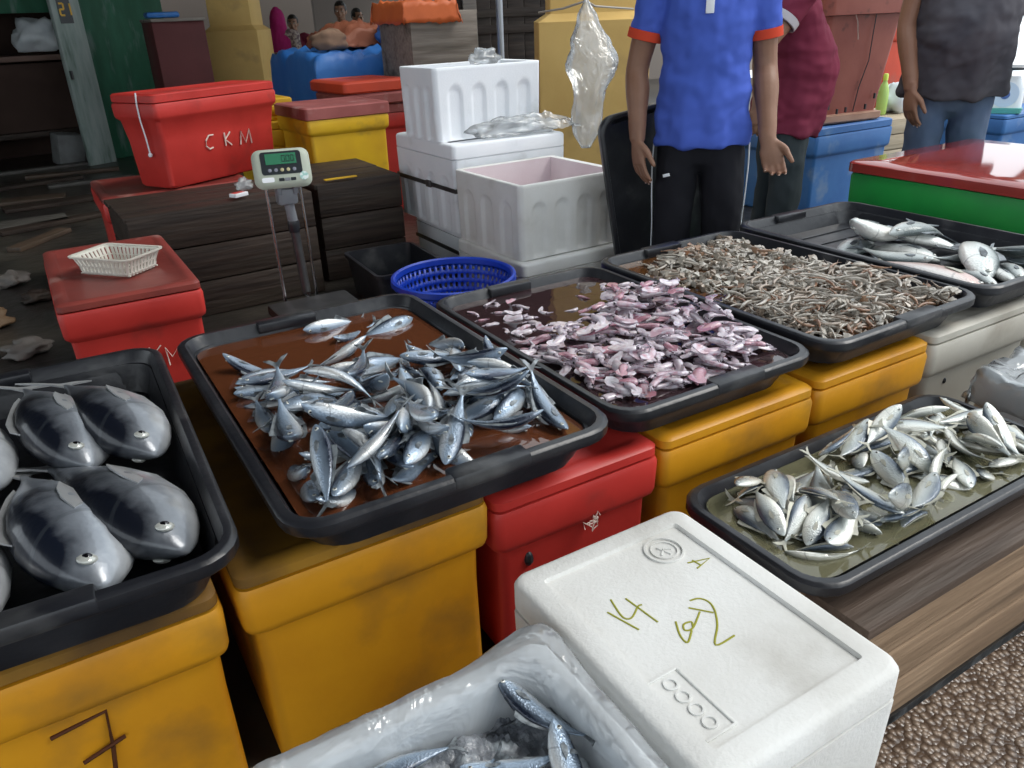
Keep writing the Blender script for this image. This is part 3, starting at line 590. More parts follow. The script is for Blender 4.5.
POSES = {
 'T2': [(-.019, -.130, .0538, .225, -.190, -.671, .681, .190, 2, 0, 73),
  (-.008, -.156, .0711, .650, .676, .226, .262, .190, 1, 0, 74),
  (0.139, -.291, .0537, .558, -.624, .407, -.365, .190, 0, 0, 76),
  (-.190, -.039, .0652, .376, -.816, -.349, .268, .190, 1, 0, 77),
  (-.154, .044, .0605, .096, -.040, .793, .600, .190, 3, 0, 78),
  (0.086, -.121, .0525, .328, .217, -.633, -.667, .190, 2, 0, 79),
  (-.141, -.246, .0526, .148, .006, -.772, -.618, .190, 3, 0, 81),
  (0.009, -.077, .0610, .205, -.975, .050, -.071, .190, 0, 0, 83),
  (0.091, -.157, .0708, .191, -.575, .786, -.122, .190, 2, 0, 84),
  (0.193, .024, .0521, .374, -.244, -.672, .591, .190, 0, 0, 85),
  (0.101, -.229, .0631, .622, .176, -.207, -.735, .190, 1, 0, 86),
  (-.066, -.309, .0533, .459, .618, .425, .475, .190, 2, 0, 87),
  (0.006, .027, .0548, .764, -.645, -.006, -.015, .190, 2, 0, 88),
  (-.162, .130, .0521, .007, .026, .668, .744, .175, 3, 1, 0),
  (-.175, .233, .0541, .322, -.060, -.689, .646, .175, 0, 1, 4),
  (-.117, .087, .0604, .045, .025, -.996, .070, .175, 0, 1, 9),
  (0.016, .104, .0609, .036, -.063, -.997, .017, .175, 1, 1, 10),
  (-.228, -.304, .0520, .415, -.468, .481, -.614, .175, 1, 1, 30),
  (-.239, -.246, .0539, .524, -.530, .297, -.597, .175, 0, 1, 31),
  (-.176, -.374, .0512, .237, .068, -.667, -.703, .175, 3, 1, 61),
  (-.230, -.016, .0576, .535, -.417, .524, -.515, .175, 1, 1, 63),
  (0.035, -.229, .0726, .084, -.168, -.644, .742, .175, 1, 1, 65),
  (-.095, -.079, .0765, .341, -.022, -.550, -.762, .175, 1, 1, 66),
  (-.073, .005, .0535, .160, -.044, -.843, .511, .175, 0, 1, 67),
  (0.050, -.164, .0836, .396, .556, .483, .549, .175, 3, 1, 68),
  (0.128, -.193, .0575, .701, .224, -.445, -.511, .175, 3, 1, 69),
  (-.118, -.216, .0806, .655, .610, -.260, -.364, .175, 3, 1, 70),
  (-.079, -.384, .0602, .550, .776, .299, .078, .175, 3, 1, 71),
  (-.137, -.292, .0847, .483, -.355, -.676, .429, .175, 3, 1, 72),
  (-.171, .101, .0599, .091, .011, -.991, .096, .175, 2, 2, 1),
  (-.194, -.093, .0679, .300, -.377, .678, -.555, .212, 3, 2, 6),
  (0.040, .162, .0532, .411, -.598, .403, -.557, .175, 0, 2, 12),
  (-.158, .099, .0924, .027, -.080, .719, -.690, .175, 1, 2, 13),
  (-.115, -.043, .0791, .173, -.084, -.477, -.858, .175, 0, 2, 15),
  (-.075, -.116, .0867, .371, -.451, .512, -.630, .179, 2, 2, 21),
  (0.163, -.155, .1370, .896, .194, -.171, -.361, .175, 3, 2, 23),
  (0.004, -.262, .0545, .263, .257, .701, .611, .175, 2, 2, 24),
  (0.238, -.143, .0616, .327, -.608, .632, -.353, .175, 3, 2, 39),
  (0.199, -.196, .0601, .200, .778, -.587, -.104, .175, 1, 2, 41),
  (0.101, -.287, .0863, .552, .828, .063, .070, .175, 2, 2, 55),
  (-.169, -.357, .0895, .316, .296, -.606, -.668, .175, 2, 2, 57),
  (-.034, -.304, .0710, .384, -.438, .525, -.621, .175, 1, 2, 62),
  (-.158, .180, .0690, .214, .086, -.719, -.656, .189, 1, 3, 3),
  (-.181, .023, .0982, .397, .428, -.657, -.478, .212, 3, 3, 5),
  (-.213, -.133, .0894, .486, .440, -.528, -.539, .212, 3, 3, 7),
  (0.099, .322, .0518, .138, -.216, .706, -.660, .175, 0, 3, 11),
  (-.100, -.009, .0873, .132, -.139, -.705, -.683, .175, 2, 3, 14),
  (0.065, .071, .0521, .039, -.014, -.661, -.749, .175, 2, 3, 16),
  (-.076, -.092, .1385, .113, .426, .732, .519, .175, 0, 3, 19),
  (-.138, -.199, .1232, .771, .482, .328, .258, .201, 3, 3, 20),
  (0.061, .063, .0782, .131, -.044, -.228, -.964, .175, 1, 3, 22),
  (-.020, -.063, .0899, .655, .251, -.483, -.524, .212, 3, 3, 32),
  (0.159, -.103, .0618, .693, .235, -.225, -.644, .178, 0, 3, 35),
  (0.183, -.092, .0768, .719, -.584, -.086, .367, .175, 2, 3, 37),
  (0.241, -.299, .0716, .423, -.502, .708, -.261, .175, 1, 3, 40),
  (-.004, -.236, .0951, .054, -.621, .782, -.014, .175, 1, 3, 43),
  (0.096, -.393, .1103, .832, .516, -.100, -.176, .175, 3, 3, 49),
  (-.043, -.288, .0898, .416, -.419, .482, -.648, .175, 1, 3, 52),
  (0.207, -.287, .0931, .295, .088, -.333, -.891, .175, 0, 3, 56),
  (-.127, -.340, .0757, .449, .368, -.454, -.676, .175, 3, 3, 59),
  (-.090, -.335, .0907, .598, .399, -.398, -.570, .175, 2, 3, 60),
  (0.179, .010, .0803, .124, -.029, -.824, .552, .185, 1, 3, 89),
  (-.009, .181, .0645, .428, -.885, -.067, -.170, .185, 1, 3, 90),
  (0.193, -.201, .0991, .082, .196, -.958, .190, .185, 3, 3, 91),
  (0.107, .036, .0635, .583, .148, -.277, -.749, .185, 3, 3, 92),
  (-.087, -.170, .0643, .048, -.241, -.720, -.648, .185, 2, 3, 93),
  (-.129, -.355, .1141, .143, .683, .671, .252, .185, 0, 3, 95),
  (0.130, -.300, .1316, .732, .556, -.343, -.195, .185, 3, 3, 98),
  (-.090, -.242, .1187, .093, .140, -.870, .464, .185, 3, 3, 99),
  (0.224, -.239, .1224, .051, -.437, -.844, -.307, .185, 0, 3, 100),
  (-.127, -.278, .1407, .191, -.068, -.970, -.135, .185, 3, 3, 101),
  (0.158, -.261, .1197, .129, .174, .802, .557, .185, 1, 3, 102),
  (-.215, -.362, .1115, .630, .470, .136, .602, .185, 2, 3, 103),
  (-.073, -.301, .1124, .326, .323, -.852, -.253, .185, 3, 3, 104),
  (-.009, .013, .1015, .362, -.287, .499, -.733, .185, 0, 3, 105),
  (0.170, -.149, .0792, .430, .851, .273, .132, .185, 3, 3, 107),
  (0.235, -.330, .0887, .432, .508, -.343, -.662, .185, 3, 3, 108),
  (0.203, -.036, .0977, .246, -.497, .708, -.437, .185, 2, 3, 109),
  (0.073, .398, .0610, .078, .111, -.990, .027, .185, 2, 3, 110),
  (0.159, .293, .0612, .967, -.236, -.076, .058, .192, 2, 4, 17),
  (-.038, -.361, .1081, .400, .147, -.428, -.797, .175, 1, 4, 29),
  (0.235, .102, .0610, .215, .787, -.578, .017, .185, 3, 4, 33),
  (0.132, -.027, .0733, .548, .382, -.513, -.539, .188, 0, 4, 34),
  (0.238, -.170, .1012, .677, -.153, -.383, .609, .193, 0, 4, 36),
  (0.180, -.267, .1436, .023, .133, -.686, .715, .175, 1, 4, 45),
  (0.002, -.352, .0785, .113, .782, -.559, -.251, .175, 0, 4, 50),
  (-.014, -.333, .1186, .342, -.600, .563, -.453, .175, 0, 4, 51),
  (-.087, -.355, .1162, .343, -.304, .430, -.778, .175, 1, 4, 53),
  (0.037, -.188, .1088, .099, .688, -.708, -.124, .202, 3, 5, 18),
  (-.037, -.290, .1231, .020, .566, -.792, .228, .201, 2, 5, 28),
  (-.022, -.328, .1454, .447, -.502, .414, -.614, .175, 1, 5, 54),
  (-.117, -.373, .1448, .028, .288, -.833, -.471, .175, 2, 5, 58),
  (0.030, -.358, .1127, .393, -.208, .740, -.505, .183, 1, 6, 47)],
 'T6': [(-.342, .048, .0373, .604, -.511, -.449, .415, .145, 1, 0, 48),
  (0.213, .033, .0384, .675, .606, .267, .325, .145, 4, 0, 49),
  (-.244, .065, .0457, .261, .273, .660, .650, .150, 0, 0, 57),
  (0.065, -.001, .0457, .310, .279, -.616, -.668, .150, 0, 0, 58),
  (-.328, .020, .0432, .410, .279, -.479, -.725, .150, 1, 0, 59),
  (0.147, -.040, .0377, .481, -.399, -.550, .554, .150, 1, 0, 60),
  (0.081, -.065, .0380, .333, .270, -.610, -.666, .150, 2, 0, 61),
  (0.174, -.046, .0486, .306, -.458, .668, -.500, .150, 2, 0, 62),
  (0.059, .071, .0394, .654, -.714, -.171, .180, .150, 1, 0, 63),
  (-.174, .054, .0382, .414, .359, -.577, -.606, .150, 1, 0, 64),
  (-.284, -.068, .0471, .880, .457, .004, -.130, .150, 3, 0, 65),
  (-.319, -.073, .0478, .927, .243, -.141, -.251, .150, 1, 0, 66),
  (0.071, -.066, .0574, .630, -.609, .356, -.323, .150, 2, 0, 67),
  (0.279, .048, .0390, .541, .703, .353, .298, .150, 4, 0, 68),
  (0.176, .023, .0496, .196, -.407, .664, -.596, .150, 2, 0, 69),
  (-.317, -.107, .0489, .092, .267, .913, .295, .150, 3, 0, 70),
  (-.239, .013, .0493, .640, -.444, -.470, .416, .145, 2, 1, 6),
  (0.013, .079, .0611, .271, .191, -.887, -.322, .145, 0, 1, 21),
  (-.242, -.068, .0637, .301, .369, .769, .425, .145, 3, 1, 26),
  (-.291, .009, .0421, .420, .331, -.705, -.466, .145, 2, 1, 28),
  (0.136, -.077, .0687, .255, -.282, .667, -.641, .145, 2, 1, 34),
  (0.204, -.097, .0424, .230, -.000, -.630, -.742, .145, 2, 1, 36),
  (0.344, .025, .0429, .457, -.515, -.550, .473, .185, 5, 1, 39),
  (0.229, .085, .0470, .107, -.050, -.589, .799, .145, 4, 1, 43),
  (0.157, -.025, .0690, .487, .826, .265, .106, .145, 2, 1, 45),
  (-.355, .028, .0682, .416, -.621, -.541, .386, .145, 3, 1, 47),
  (-.310, -.027, .0834, .883, -.408, -.200, .116, .145, 2, 1, 50),
  (-.312, .061, .0652, .702, -.173, .029, -.690, .145, 0, 1, 52),
  (-.135, -.036, .0375, .615, -.654, -.334, .287, .145, 0, 1, 53),
  (-.012, .004, .0471, .698, .687, .138, .147, .163, 0, 1, 54),
  (0.212, -.051, .0417, .657, .540, .402, .340, .145, 3, 1, 55),
  (0.254, -.095, .0425, .714, .644, .230, .153, .151, 2, 1, 56),
  (-.291, .107, .0738, .882, .429, .197, -.000, .153, 0, 2, 0),
  (-.149, .111, .0392, .685, -.726, .062, -.020, .145, 0, 2, 3),
  (-.152, .083, .0508, .103, .068, -.651, -.749, .145, 3, 2, 4),
  (-.282, .112, .0904, .230, -.021, -.730, -.643, .145, 1, 2, 8),
  (-.274, .041, .0634, .223, .453, -.832, -.230, .145, 3, 2, 9),
  (-.272, -.047, .0885, .221, -.079, .775, -.587, .145, 2, 2, 10),
  (-.165, -.042, .0488, .031, -.830, -.555, -.049, .145, 1, 2, 18),
  (0.015, -.100, .0608, .268, -.936, -.152, -.170, .145, 3, 2, 33),
  (0.304, .028, .0435, .644, -.441, -.479, .402, .185, 4, 2, 38),
  (0.318, -.049, .0473, .632, -.396, -.383, .546, .145, 0, 2, 40),
  (0.220, .111, .0405, .346, -.929, .082, -.097, .146, 4, 2, 42),
  (0.262, -.110, .0604, .043, -.079, -.809, -.581, .145, 1, 2, 44),
  (-.023, -.078, .0379, .689, .723, .015, .044, .145, 1, 2, 46),
  (-.257, -.087, .0830, .096, .126, -.615, -.772, .155, 3, 2, 95),
  (-.214, -.045, .1039, .336, -.306, .434, -.778, .155, 2, 2, 96),
  (-.212, -.051, .0619, .139, -.803, .563, -.138, .155, 2, 2, 97),
  (-.170, -.076, .0633, .574, .767, .036, -.285, .155, 2, 2, 98),
  (-.098, -.112, .0508, .872, .484, .055, .046, .155, 0, 2, 99),
  (-.050, -.072, .0475, .234, -.462, -.622, .587, .155, 0, 2, 100),
  (0.042, -.009, .0704, .654, .757, .009, .022, .155, 0, 2, 101),
  (0.082, -.055, .0891, .071, -.184, .978, -.066, .155, 1, 2, 102),
  (0.282, -.046, .0512, .312, .457, .699, .452, .155, 2, 2, 105),
  (0.344, -.065, .0544, .122, -.500, .715, -.473, .155, 2, 2, 106),
  (-.229, .067, .0766, .442, -.792, -.319, .275, .145, 2, 3, 1),
  (-.162, .039, .0601, .217, .300, -.704, -.606, .181, 3, 3, 5),
  (-.116, -.013, .0699, .256, -.007, -.595, -.762, .185, 1, 3, 7),
  (-.225, -.010, .1038, .533, -.610, -.228, .540, .156, 2, 3, 13),
  (0.075, .104, .0574, .684, -.730, .001, -.000, .177, 2, 3, 19),
  (0.081, .072, .0810, .111, -.269, -.642, .710, .167, 1, 3, 20),
  (-.018, .042, .0548, .021, .033, -.574, .818, .177, 1, 3, 22),
  (-.103, -.113, .0688, .064, -.046, -.474, .877, .145, 1, 3, 27),
  (0.209, .047, .0543, .181, -.342, -.830, .402, .145, 4, 3, 37),
  (0.289, -.056, .0688, .501, .525, .494, .479, .145, 1, 3, 41),
  (0.205, .117, .0593, .139, .034, -.832, -.536, .160, 4, 3, 71),
  (0.132, .026, .0710, .748, .217, .376, .502, .160, 0, 3, 72),
  (0.154, .073, .0825, .289, .161, .584, .741, .160, 2, 3, 74),
  (0.196, .037, .0682, .421, .469, .409, .660, .160, 4, 3, 75),
  (0.344, -.047, .0815, .452, -.625, -.433, .466, .160, 3, 3, 76),
  (0.298, .049, .0703, .634, .753, -.122, -.124, .160, 4, 3, 77),
  (0.239, .056, .0854, .690, -.681, -.150, .193, .160, 5, 3, 78),
  (0.207, -.030, .0710, .407, .772, .438, .217, .160, 3, 3, 80),
  (0.358, .042, .0786, .422, .580, .555, .423, .160, 5, 3, 81),
  (0.014, .098, .0825, .704, .688, .007, .175, .160, 3, 3, 82),
  (-.079, .083, .0507, .057, .261, -.964, .013, .160, 0, 3, 83),
  (0.270, -.048, .0919, .260, -.770, -.581, .034, .160, 3, 3, 84),
  (-.009, -.021, .0700, .668, .470, .235, .526, .160, 2, 3, 85),
  (-.144, -.048, .0944, .553, .497, -.356, -.566, .160, 2, 3, 87),
  (0.242, -.049, .0908, .066, -.514, .709, -.478, .160, 2, 3, 88),
  (0.297, .032, .0894, .774, -.620, .059, -.112, .160, 4, 3, 89),
  (0.307, -.060, .0851, .639, -.526, -.518, .214, .160, 0, 3, 90),
  (-.234, -.025, .0831, .341, -.495, -.574, .556, .160, 2, 3, 91),
  (0.226, .102, .0911, .196, -.919, .250, -.234, .160, 5, 3, 92),
  (0.066, .013, .1095, .651, -.266, .503, -.503, .160, 3, 3, 93),
  (0.144, .042, .1143, .475, .255, .580, .611, .160, 1, 3, 94),
  (-.264, .060, .0890, .678, .601, .286, .311, .172, 1, 4, 2),
  (-.334, .030, .0933, .237, .496, -.710, -.440, .145, 0, 4, 12),
  (0.079, .084, .1075, .471, .859, -.041, .197, .152, 3, 4, 25),
  (-.049, -.110, .0812, .770, .618, .070, .142, .158, 3, 4, 32),
  (-.128, .040, .0907, .516, -.585, .508, -.366, .145, 0, 5, 11),
  (-.096, -.105, .1010, .185, -.209, -.141, -.950, .178, 0, 5, 16),
  (0.017, -.020, .1065, .291, -.208, -.107, -.928, .168, 0, 5, 24),
  (-.009, .114, .0925, .085, .053, .400, -.911, .152, 1, 5, 29)],
 'T5': [(-.000, .030, .0332, .571, -.543, .400, -.468, .300, 2, 1, 2),
  (0.170, .150, .0309, .517, .382, .421, .640, .260, 1, 1, 9),
  (-.030, .130, .0343, .041, -.090, .762, -.640, .320, 2, 1, 11),
  (0.193, -.278, .0303, .481, .427, -.538, -.545, .250, 2, 1, 12),
  (-.090, -.030, .0314, .469, .569, -.543, -.402, .270, 2, 1, 13),
  (0.042, .100, .0664, .088, -.065, -.697, -.709, .420, 2, 2, 0),
  (0.140, -.036, .0462, .257, .365, .567, .692, .270, 0, 2, 1),
  (-.060, -.270, .0303, .428, .360, -.568, -.603, .250, 0, 2, 4),
  (0.030, -.293, .0292, .284, -.412, .682, -.533, .230, 1, 2, 5),
  (0.197, -.250, .0558, .540, .364, -.546, -.528, .240, 1, 2, 8),
  (0.096, -.000, .0950, .093, .014, -.741, .665, .300, 2, 3, 6),
  (0.100, -.300, .0297, .290, .263, -.665, -.636, .240, 0, 3, 10),
  (0.070, -.160, .0303, .746, .638, -.144, -.127, .250, 2, 4, 3),
  (0.073, -.200, .0689, .258, -.238, .687, -.636, .400, 2, 4, 7)],
 'T1': [(0.063, -0.165, 0.074, 0.637, 0.463, -0.362, -0.498, 0.500, 0, 1, 0),
  (0.138, -0.150, 0.074, 0.679, 0.493, -0.320, -0.440, 0.500, 0, 1, 1),
  (-0.105, -0.175, 0.072, 0.634, 0.460, -0.366, -0.504, 0.480, 0, 1, 5),
  (0.073, 0.185, 0.100, 0.626, 0.477, -0.343, -0.512, 0.460, 0, 2, 2),
  (0.165, 0.160, 0.100, 0.648, 0.493, -0.321, -0.484, 0.460, 0, 2, 3),
  (-0.095, 0.188, 0.100, 0.639, 0.487, -0.330, -0.496, 0.460, 0, 2, 4)],
}

def build_heap(key):
    T, kinds, name, half, wide, bed, label, group, fr, _ = HEAPS[key]
    base = Matrix.Translation((T[0], T[1], T[2]-T[5])) @ Matrix.Rotation(T[6], 4, 'Z')
    for q in POSES[key]:
        Mx = Matrix.Translation(q[:3]) @ Quaternion(q[3:7]).to_matrix().to_4x4(); ln, k, layer, i = q[7:11]
        p = Mx.translation; hd = heading(atan2(Mx[1][0], Mx[0][0]))
        r, c = where(p.x-fr[0], p.y-fr[1], fr[2], fr[3])
        lab = TUNA_T[i] if key == 'T1' else label.format(r=r, c=c, h=hd, d=WD[layer])
        spawn_fish(name, kinds[k], lab, 'tuna' if name == 'tuna' else 'fish', base @ Mx, ln, group)
for k in HEAPS: build_heap(k)
# large pink fish and the rest of the ribbed tray
spawn_fish('pink_fish', PK1[0], 'large pale pink fish lying along the shrimp tray edge in the ribbed tray', 'fish', pose(T5, 0, -.175, -.20, .045, radians(-94), 0, -pi/2-.1), .40, 'large silver fish in the ribbed tray')
g = MB(); g.ball((0, 0, 0), (.045, .03, .012), 14, 8); tag(obj('red_gill_scrap', g, mat('raw_red_flesh', (.5, .09, .1), .3, .5), None, (2.23, 1.62, .455)), 'red raw scrap lying in the ribbed tray left of the fish', 'scrap')
# ------------------------------------------------------------------ squid
def squid_parts(bend, fat, q):
    B = lambda x, y, z: Vector((x, y+bend*x*x*2, z)); MQ = SQUIDV[q]
    g = MB(); pr = [(-.5, .006), (-.46, .03), (-.36, .075), (-.2, .115), (0, .14), (.12, .142), (.2, .13), (.22, .11)]
    g.loft([[B(x, r*fat*cos(2*pi*k/10), r*fat*.62*sin(2*pi*k/10)) for k in range(10)] for x, r in pr]); o = {'mantle': mesh_from('squid', g.bm, MQ, 70)}
    g = MB(); out = [(-.49, 0), (-.4, .16), (-.28, .2), (-.12, .12), (-.12, -.12), (-.28, -.2), (-.4, -.16)]
    g.loft([[B(x, y*fat, .03) for x, y in out], [B(x, y*fat, .045) for x, y in out]]); o['fins'] = mesh_from('fins', g.bm, MQ)
    g = MB(); g.ball(B(.27, 0, 0), (.085, .085*fat, .06*fat), 8, 6)
    for k in range(6):
        a = (k-2.5)*.26; L = .1+.04*((k*7) % 3); g.tube([B(.31, sin(a)*.05, .0), B(.31+L*.5*cos(a), L*.4*sin(a), .0), B(.31+L*cos(a*1.2), L*.8*sin(a*1.2), -.02)], [.032, .026, .012], 5)
    o['tentacles'] = mesh_from('tentacles', g.bm, SQUIDH, 70)
    g = MB()
    for s in (1, -1): g.ball(B(.27, s*.075*fat, .012), (.03, .02, .03), 7, 5)
    o['eyes'] = mesh_from('eyes', g.bm, EYEB, 80); return o
SQUIDM = mat('squid_skin', (.48, .3, .35), .14, .6, 0, (.62, .55, .62), 4, (.4, .56), .12, 20, (.4, .12, .17), 3, (.54, .7), coat=.6, sss=.1)
SQUIDV = [SQUIDM, mat('squid_skin_pale', (.5, .41, .46), .14, .6, 0, (.66, .6, .65), 4, (.4, .56), .12, 20, (.42, .2, .26), 3, (.6, .75), coat=.6, sss=.1), mat('squid_skin_rosy', (.42, .19, .24), .14, .6, 0, (.58, .42, .49), 4, (.45, .62), .12, 20, (.3, .07, .11), 3, (.5, .7), coat=.6, sss=.1)]
SQUIDH = mat('squid_head', (.5, .42, .48), .2, .6, 0, (.2, .15, .2), 8, (.45, .65), .1, 20, coat=.5)
SQ = [squid_parts(b, f, q) for b, f, q in ((-.4, .85, 0), (.1, .95, 1), (.4, .8, 0), (.7, .9, 1), (-.15, 1., 2), (.25, .85, 1))]
SQUID_SPOTS = [(-0.023, -0.286), (0.141, 0.054), (0.014, -0.174), (0.297, 0.077), (-0.035, -0.226), (-0.118, -0.103), (0.036, 0.064), (0.195, -0.223), (-0.058, -0.038), (-0.076, -0.113), (-0.228, -0.149), (0.017, 0.031), (-0.082, -0.269), (-0.221, -0.278), (0.146, -0.020), (0.112, 0.087), (-0.071, -0.315), (0.042, -0.054), (-0.038, -0.310), (-0.056, -0.012), (-0.080, -0.235), (0.122, 0.020), (0.163, 0.154), (-0.227, -0.318), (0.107, -0.019), (-0.162, -0.220), (0.069, -0.315), (-0.011, -0.308), (-0.129, -0.179), (-0.078, -0.027), (0.062, -0.215), (-0.171, -0.123), (-0.127, -0.268), (-0.112, -0.142), (-0.006, -0.363), (-0.188, -0.244), (0.116, -0.344), (0.022, -0.140), (0.256, -0.264), (0.019, -0.298), (0.330, -0.002), (0.126, -0.261), (0.150, -0.133), (-0.070, -0.178), (-0.191, -0.120), (0.068, -0.032), (0.039, -0.206), (-0.045, 0.021), (0.315, 0.102), (0.131, -0.037), (0.229, -0.189), (0.111, -0.303), (0.158, -0.069), (-0.200, -0.012), (-0.080, -0.356), (-0.004, -0.030), (0.203, -0.006), (0.267, -0.289), (0.073, 0.027), (-0.214, -0.050), (0.102, 0.033), (0.312, -0.072), (0.093, -0.142), (0.267, -0.098), (-0.090, -0.060), (0.104, -0.254), (-0.167, -0.311), (0.195, -0.281), (-0.044, -0.133), (0.066, -0.262), (0.020, -0.009), (-0.208, -0.220), (-0.195, -0.192), (-0.007, -0.137), (-0.185, -0.040), (0.345, 0.031), (-0.045, -0.270), (-0.142, -0.325), (-0.002, -0.203), (-0.116, -0.060), (-0.199, -0.166), (0.235, 0.115), (0.225, -0.244), (-0.184, -0.212), (0.192, -0.254), (0.202, -0.146), (0.123, -0.120), (0.227, 0.163), (-0.100, -0.008), (0.037, -0.275), (-0.234, -0.075), (-0.152, -0.139), (0.039, -0.311), (0.230, 0.231), (-0.140, -0.003), (-0.037, -0.099), (0.184, -0.319), (-0.091, -0.142), (0.291, -0.128), (0.124, -0.239), (0.145, -0.337), (0.161, 0.175), (0.229, 0.006), (0.058, -0.007), (0.220, 0.082), (0.159, -0.164), (0.021, -0.058), (-0.242, 0.009), (0.117, 0.107), (0.076, 0.101), (0.141, -0.304), (-0.045, -0.360), (-0.008, -0.169), (-0.014, 0.026), (0.105, -0.195), (0.239, -0.083), (0.137, 0.136), (0.176, 0.190), (0.094, -0.215), (0.201, -0.124), (-0.196, -0.072), (0.005, -0.229), (0.111, -0.059), (0.070, 0.059), (-0.062, -0.222), (-0.204, -0.297), (0.235, -0.136), (0.287, 0.177), (0.011, -0.079), (-0.171, -0.279), (-0.201, -0.325), (0.102, 0.057), (0.326, 0.059), (0.163, -0.097), (-0.030, -0.055), (-0.016, -0.089), (-0.102, -0.225), (-0.091, -0.303), (-0.102, 0.020), (0.280, -0.066), (0.247, -0.221), (0.286, 0.096), (0.147, -0.220), (-0.065, -0.157), (0.284, 0.029), (-0.154, 0.023), (-0.113, -0.347), (0.025, -0.239), (0.156, -0.284), (0.169, -0.014), (-0.178, 0.022), (0.279, 0.144), (0.140, 0.097), (0.166, -0.245), (0.064, -0.144), (-0.223, -0.107), (0.102, -0.162), (0.027, -0.036), (-0.154, -0.264), (0.200, -0.089), (0.042, -0.355), (0.055, -0.118), (0.248, -0.005), (-0.083, -0.198), (0.309, 0.197), (-0.169, -0.170), (0.279, -0.016), (0.000, -0.052), (0.270, -0.167), (-0.238, -0.015)]
SQUID_STRAYS = [(-0.054, 0.209), (-0.220, 0.060), (-0.219, 0.257), (-0.203, 0.151), (0.072, 0.141), (0.129, 0.178), (-0.113, 0.246), (-0.072, 0.346), (-0.149, 0.357), (0.293, 0.254), (0.034, 0.127), (-0.170, 0.112), (-0.107, 0.196), (-0.117, 0.093), (0.030, 0.174), (-0.074, 0.284), (-0.041, 0.085), (-0.151, 0.277), (-0.209, 0.311), (-0.119, 0.346), (0.020, 0.099), (-0.155, 0.144), (-0.184, 0.056), (0.110, 0.250), (-0.075, 0.117), (-0.140, 0.206), (-0.115, 0.152), (-0.200, 0.103), (-0.218, 0.215)]

rnd = random.Random(21)
hq = Heap(T3[3]-.1, T3[4]-.1, .0605)
def squid(x, y, L, lab):
    P = rnd.choice(SQ); a = rnd.uniform(-pi, pi); x = max(-.245+L*.2, min(.245-L*.2, x)); y = max(-.385+L*.25, min(.385, y))
    z, sl = hq.lay(x, y, a, L, .085*L, .12*L, .6, .1)
    o = put('squid', P['mantle']); o.matrix_world = pose(T3, 0, x, y, z, a, math.atan(sl), rnd.gauss(0, .25)) @ Matrix.Diagonal((L, L, L, 1))
    r, c = where(x-.03, y+.12, .4, .45); tag(o, lab.format(r=r, c=c, h=heading(a).replace('nose', 'tentacles'), s='large' if L > .1 else 'small' if L < .07 else 'mid sized'), 'squid', 'pink squid in the middle tray')
    for k in ('fins', 'tentacles', 'eyes'): put(k, P[k], o)
for i, (x, y) in enumerate(SQUID_SPOTS+[(p[0]+rnd.uniform(-.02, .02), p[1]+rnd.uniform(-.02, .02)) for p in SQUID_SPOTS[::2]+SQUID_SPOTS[1::5]]):
    squid(x, y, rnd.choice((.058, .065, .07, .078, .085, .092, .11)), '{s} pink squid at {r} {c} of squid heap, {h}')
for x, y in SQUID_STRAYS: squid(x, y, rnd.uniform(.045, .075), '{s} pale squid drifting in dark water behind squid heap, {h}')

# ------------------------------------------------------------------ shrimp
SHRM = [mat('shrimp_shell_'+n, c, .3, .5, 0, c2, 5, (.4, .6),   .2, 30, coat=.35) for n, c, c2 in (('grey', (.32, .28, .23), (.48, .44, .39)), ('pale', (.46, .43, .38), (.34, .3, .25)), ('brown', (.26, .2, .15), (.38, .31, .25)), ('rusty', (.22, .1, .05), (.3, .18, .11)))]
def shrimp_geo(g, M=None, curl=1., n=6):
    M = M or Matrix.Identity(4); rings = []
    for q, r in ((0, .015), (.08, .075), (.2, .105), (.36, .11), (.52, .1), (.66, .085), (.8, .06), (.92, .035)):
        a = curl*1.9*(q-.35); rad = .62/curl; c = Vector((rad*sin(a)*.95, 0, rad*(cos(a)-1)*.9+.05)); t = Vector((cos(a), 0, -sin(a))); u = Vector((sin(a), 0, cos(a)))
        rings.append([M @ (c+Vector((0, 1, 0))*r*.6*cos(2*pi*k/n)+u*r*.72*sin(2*pi*k/n)) for k in range(n)])
    g.loft(rings)
    e = curl*1.9*.57; rad = .62/curl; c = Vector((rad*sin(e)*.95, 0, rad*(cos(e)-1)*.9+.05)); t = Vector((cos(e), 0, -sin(e)))
    o = [c, c+t*.09+Vector((0, .05, 0)), c+t*.15, c+t*.09-Vector((0, .05, 0))]; up = Vector((sin(e), 0, cos(e)))*.012
    g.loft([[M @ (p-up) for p in o], [M @ (p+up) for p in o]])
    s = -curl*1.9*.35; c = Vector((rad*sin(s)*.95, 0, rad*(cos(s)-1)*.9+.05))
    for y, dz in ((.02, .06), (-.02, .0)): g.tube([M @ c, M @ (c+Vector((-.16, y*2, dz))), M @ (c+Vector((-.3, y*6, dz*2-.05)))], [.012, .008, .004], 3)
SHG = []
for i in range(8):
    g = MB(); shrimp_geo(g, None, (.4, .8, 1.1, .6)[i % 4], 7); SHG.append(mesh_from('shrimp', g.bm, SHRM[(i*3) % 4 if i != 5 else 0], 60))
hs = Heap(T4[3]-.09, T4[4]-.09, .055)
def mound(x, y): return .006*(1+fbm(x*7, y*7, 3))+.012*max(0, 1-((x-.03)/.27)**2)*max(0, 1-((y+.02)/.42)**2)
